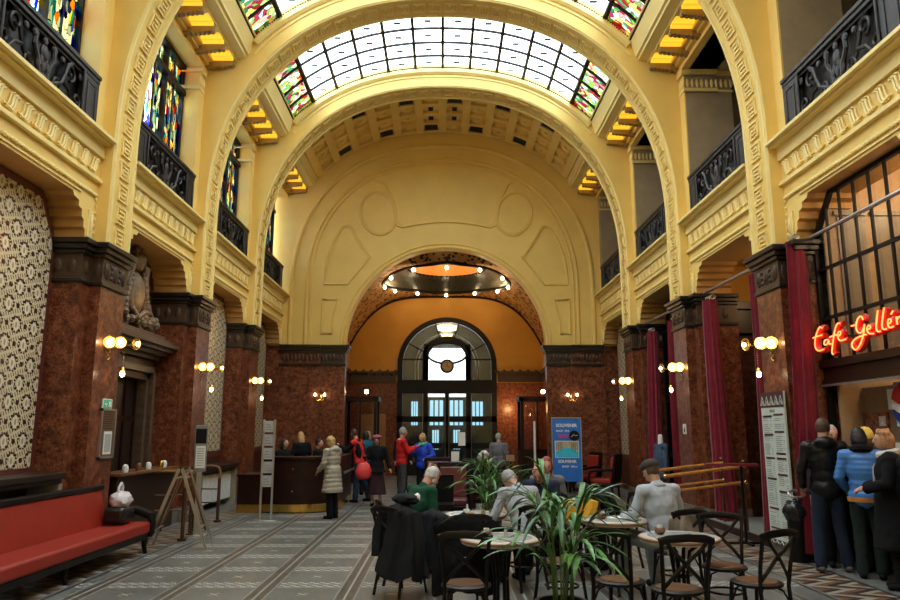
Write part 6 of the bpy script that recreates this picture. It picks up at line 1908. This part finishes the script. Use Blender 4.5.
# reception clerks --------------------------------------------------------------
for loc, lab in (((-3.62, 16.9), 'swivel stool of the dark-haired clerk at the desk end'), ((-2.95, 17.6), 'swivel stool of the clerk nearest the red jacket')):
    t = thing('stool', lab, 'stool', (*loc, 0)); q = MB(); q.lathe([(.18, .58), (.2, .6), (.2, .64), (.17, .66)], (0, 0, 0), 20); q.build('seat', black_cloth, t)
    q = MB(); q.cyl((0, 0, 0), (0, 0, .58), .03, 10); q.lathe([(.22, 0), (.22, .02), (.03, .05)], (0, 0, 0), 20); q.build('post', steel, t)
person('dark-haired reception clerk in black seated at the left end of the desk', (-3.62, 16.85, 0), R(-120), 1.64, sit=1, seath=.64, head=(0, 10), top=('sweater', black_cloth, .02), bottom=('trousers', blackt), hair=('long', 'black'), vox=.012,
       arms={'L': ((-.04, .10, -.24), (.0, .32, -.2)), 'R': ((.04, .10, -.24), (.0, .32, -.2))}, legs={'L': ((-.13, .36, .70), (-.13, .36, .25)), 'R': ((.13, .36, .70), (.13, .36, .25))})
person('blond reception clerk in a black vest standing with back turned behind the desk', (-3.38, 17.7, 0), R(40), 1.66, head=(14, 0), top=('tshirt', black_cloth, .02), bottom=('trousers', blackt), hair=('long', 'blond'), vox=.012)
person('short-haired reception clerk seated low behind the desk, nearest the red jacket', (-2.95, 17.6, 0), R(-100), 1.62, sit=1, seath=.64, top=('sweater', black_cloth, .02), bottom=('trousers', blackt), hair=('short', 'black'), vox=.013,
       legs={'L': ((-.13, .36, .70), (-.13, .36, .25)), 'R': ((.13, .36, .70), (.13, .36, .25))})
# queue at the cafe -----------------------------------------------------------------
bootm = simple('brown_grey_shoe', (.10, .085, .07), .6)
person('person in a black leather jacket and dark jeans standing in the cafe queue', (4.76, 9.12, 0), R(-12), 1.84, head=(6, -35), top=('jacket', leather, .03, {'hood': 1}), bottom=('trousers', jeans), shoes=bootm, hair=('short', 'brown'), build=1.02, vox=.009,
       arms={'L': ((-.08, .02, -.28), (-.04, .16, -.46)), 'R': ((.08, .06, -.26), (.0, .28, -.32))}, legs={'L': ((-.12, .02, .5), (-.14, -.02, .09)), 'R': ((.11, .04, .5), (.17, .04, .09))})
person('grey-haired person with a ruddy face looking back, beside the leather jacket', (5.02, 9.44, 0), R(155), 1.76, head=(10, 20), top=('jacket', charcoal, .03), bottom=('trousers', blackt), hair=('short', 'white'), sk=skinp, vox=.011)
BP = person('black-haired person in a bright blue quilted jacket with a thick black collar', (5.0, 8.72, 0), R(-30), 1.73, head=(14, 15), top=('jacket', simple('bright_blue_nylon', (.06, .20, .52), .45), .026, {'quilt': 2}), bottom=('trousers', cl('dark_olive_leggings', (.014, .022, .02))), hair=('bob', 'black'), extra=(('scarf', black_cloth),), vox=.010,
       arms={'L': ((-.08, .0, -.26), (-.02, .16, -.40)), 'R': ((.07, .06, -.25), (.0, .26, -.26))})
q = MB(); q.lathe([(.192, .87), (.196, .92)], (0, 0, 0), 24, sy=.78); q.build('shirt_hem', cl('orange_hem', (.55, .22, .05)), BP[0])
person('person in a yellow knitted hat and dark coat facing the cafe counter', (5.26, 9.05, 0), R(-50), 1.70, top=('coat', black_cloth, .03, {'hem': .7}), bottom=('trousers', blackt), hair=('bob', 'brown'), extra=(('beanie', cl('yellow_knit', (.62, .48, .10))),), vox=.012)
person('person with curly sandy hair in a long black coat and lacy white scarf', (4.97, 8.15, 0), R(62), 1.70, head=(4, 0), top=('coat', black_cloth, .045, {'hem': .42}), bottom=('trousers', blackt), hair=('curly', 'sandy'), extra=(('scarf', cl('white_lace', (.55, .54, .50)), 1),), build=1.12, vox=.010,
       arms={'L': ((-.08, .06, -.26), (.02, .26, -.32)), 'R': ((.08, .04, -.26), (-.04, .26, -.32))})
person('fair-haired person in black at the picture edge behind the lacy scarf', (5.05, 7.72, 0), R(-60), 1.66, top=('coat', black_cloth, .035, {'hem': .5}), bottom=('trousers', blackt), hair=('bob', 'blond'), vox=.012)
# mannequin
t = thing('mannequin', 'headless mannequin wearing a blue denim jacket between the red curtains', 'mannequin', (4.66, 15.6, 0), R(100))
den = cl('washed_denim', (.05, .075, .12)); 
q = MB(); q.sph((0, 0, 1.08), (.2, .14, .34), 18); q.cap((-.18, 0, 1.36), (.18, 0, 1.36), .07, .07); q.cap((-.2, 0, 1.36), (-.25, .03, .86), .06, .05); q.cap((.2, 0, 1.36), (.25, .03, .86), .06, .05); q.sph((0, 0, .78), (.19, .14, .14), 14)
remeshed(q, 'denim_jacket', den, t, .012, 3, .01, 11)
q = MB(); q.cap((0, 0, 1.4), (0, 0, 1.55), .055, .05); q.sph((0, 0, 1.58), (.05, .05, .03), 10); q.build('neck', paper, t)
q = MB(); q.sph((0, 0, .7), (.17, .12, .2), 14); q.cap((-.08, 0, .6), (-.09, 0, .12), .075, .06); q.cap((.08, 0, .6), (.09, 0, .12), .075, .06); remeshed(q, 'trousers', jeans, t, .013, 2, .006, 10)
q = MB(); q.lathe([(.18, 0), (.18, .02), (.02, .04)], (0, 0, 0), 20); q.cyl((0, 0, 0), (0, 0, .6), .015, 8); q.build('base', steel, t)

bpy.data.scenes.remove(TMP)
# ------------------------------------------------------------------ light and camera
w = bpy.data.worlds.new('daylight'); sc.world = w; w.use_nodes = True
bg = w.node_tree.nodes['Background']; bg.inputs[0].default_value = (.86, .94, 1.0, 1); bg.inputs[1].default_value = WORLD
w.cycles.sampling_method = 'MANUAL' if False else 'AUTOMATIC'
def area(name, loc, rot, sx, sy, power, col, portal=False):
    l = bpy.data.lights.new(name, 'AREA'); l.shape = 'RECTANGLE'; l.size = sx; l.size_y = sy; l.energy = power; l.color = col
    o = bpy.data.objects.new(name, l); o.location = loc; o.rotation_euler = rot; COL.objects.link(o)
    if portal: l.cycles.is_portal = True
    return o
for i, (ya, yb) in enumerate(BAYS[:-1]):
    area('skylight_portal', (0, (ya+yb)/2, 11.9), (0, 0, 0), 9.0, yb-ya, 1, (1, 1, 1), True)
for i, (ya, yb) in enumerate(BAYS):
    area('window_portal', (-5.5, (ya+yb)/2, 7.4), (0, R(-90), 0), 3.2, 2.8, 1, (1, 1, 1), True)
def lamp(name, loc, power, col, r=.15):
    l = bpy.data.lights.new(name, 'POINT'); l.energy = power; l.color = col; l.shadow_soft_size = r
    o = bpy.data.objects.new(name, l); o.location = loc; COL.objects.link(o)
# lamps of the place: vestibule, cafe, passage, gallery; one cafe lamp is added
lamp('vestibule_lamp', (.15, 25.25, 6.2), 25, (1, .62, .28), .3)
lamp('booth_lamp', (2.6, 27.3, 2.5), 30, (1, .55, .2), .08)
for a in range(4): lamp('dome_lamp', (.15+2.0*math.cos(a*PI/2+.8), 25.25+2.0*math.sin(a*PI/2+.8), 6.5), 13, (1, .62, .26), .06)
for y in (6.9, 8.6): lamp('unseen_cafe_lamp', (6.5, y, 4.9), 48, (1, .68, .38), .15)
lamp('unseen_cafe_lamp', (5.8, 8.0, 4.35), 10, (1, .7, .42), .05)  # extra unseen lamp added to brighten the cafe partition
lamp('cafe_counter_lamp', (6.1, 7.6, 2.15), 25, (1, .7, .42), .1)
lamp('passage_lamp', (6.6, 12.4, 4.4), 22, (1, .62, .30), .1)
lamp('lobby_lamp', (.2, 29.8, 5.2), 40, (.75, .88, 1), .3)
for y in (8.3, 12.4, 16.5): lamp('recess_lamp', (-5.0, y, 3.9), 3, (1, .62, .28), .2)
# camera
cam = bpy.data.cameras.new('camera'); cam.sensor_width = 36; cam.lens = 36*720/900; cam.clip_end = 200
co = bpy.data.objects.new('camera', cam); COL.objects.link(co)
co.location = (0, 0, H0)
yaw, pitch = R(.6265), R(10.2348)
co.rotation_euler = (PI/2+pitch, 0, -yaw)
sc.camera = co
sc.view_settings.view_transform = 'Standard'; sc.view_settings.look = 'None'; sc.view_settings.gamma = 1; sc.view_settings.use_curve_mapping = False
sc.view_settings.exposure = EXPO
sc.cycles.use_denoising = True
sc.cycles.max_bounces = 8; sc.cycles.diffuse_bounces = 5; sc.cycles.glossy_bounces = 3; sc.cycles.transparent_max_bounces = 16; sc.cycles.transmission_bounces = 4
sc.cycles.sample_clamp_indirect = 6; sc.cycles.caustics_reflective = False; sc.cycles.caustics_refractive = False
sc.cycles.use_light_tree = True
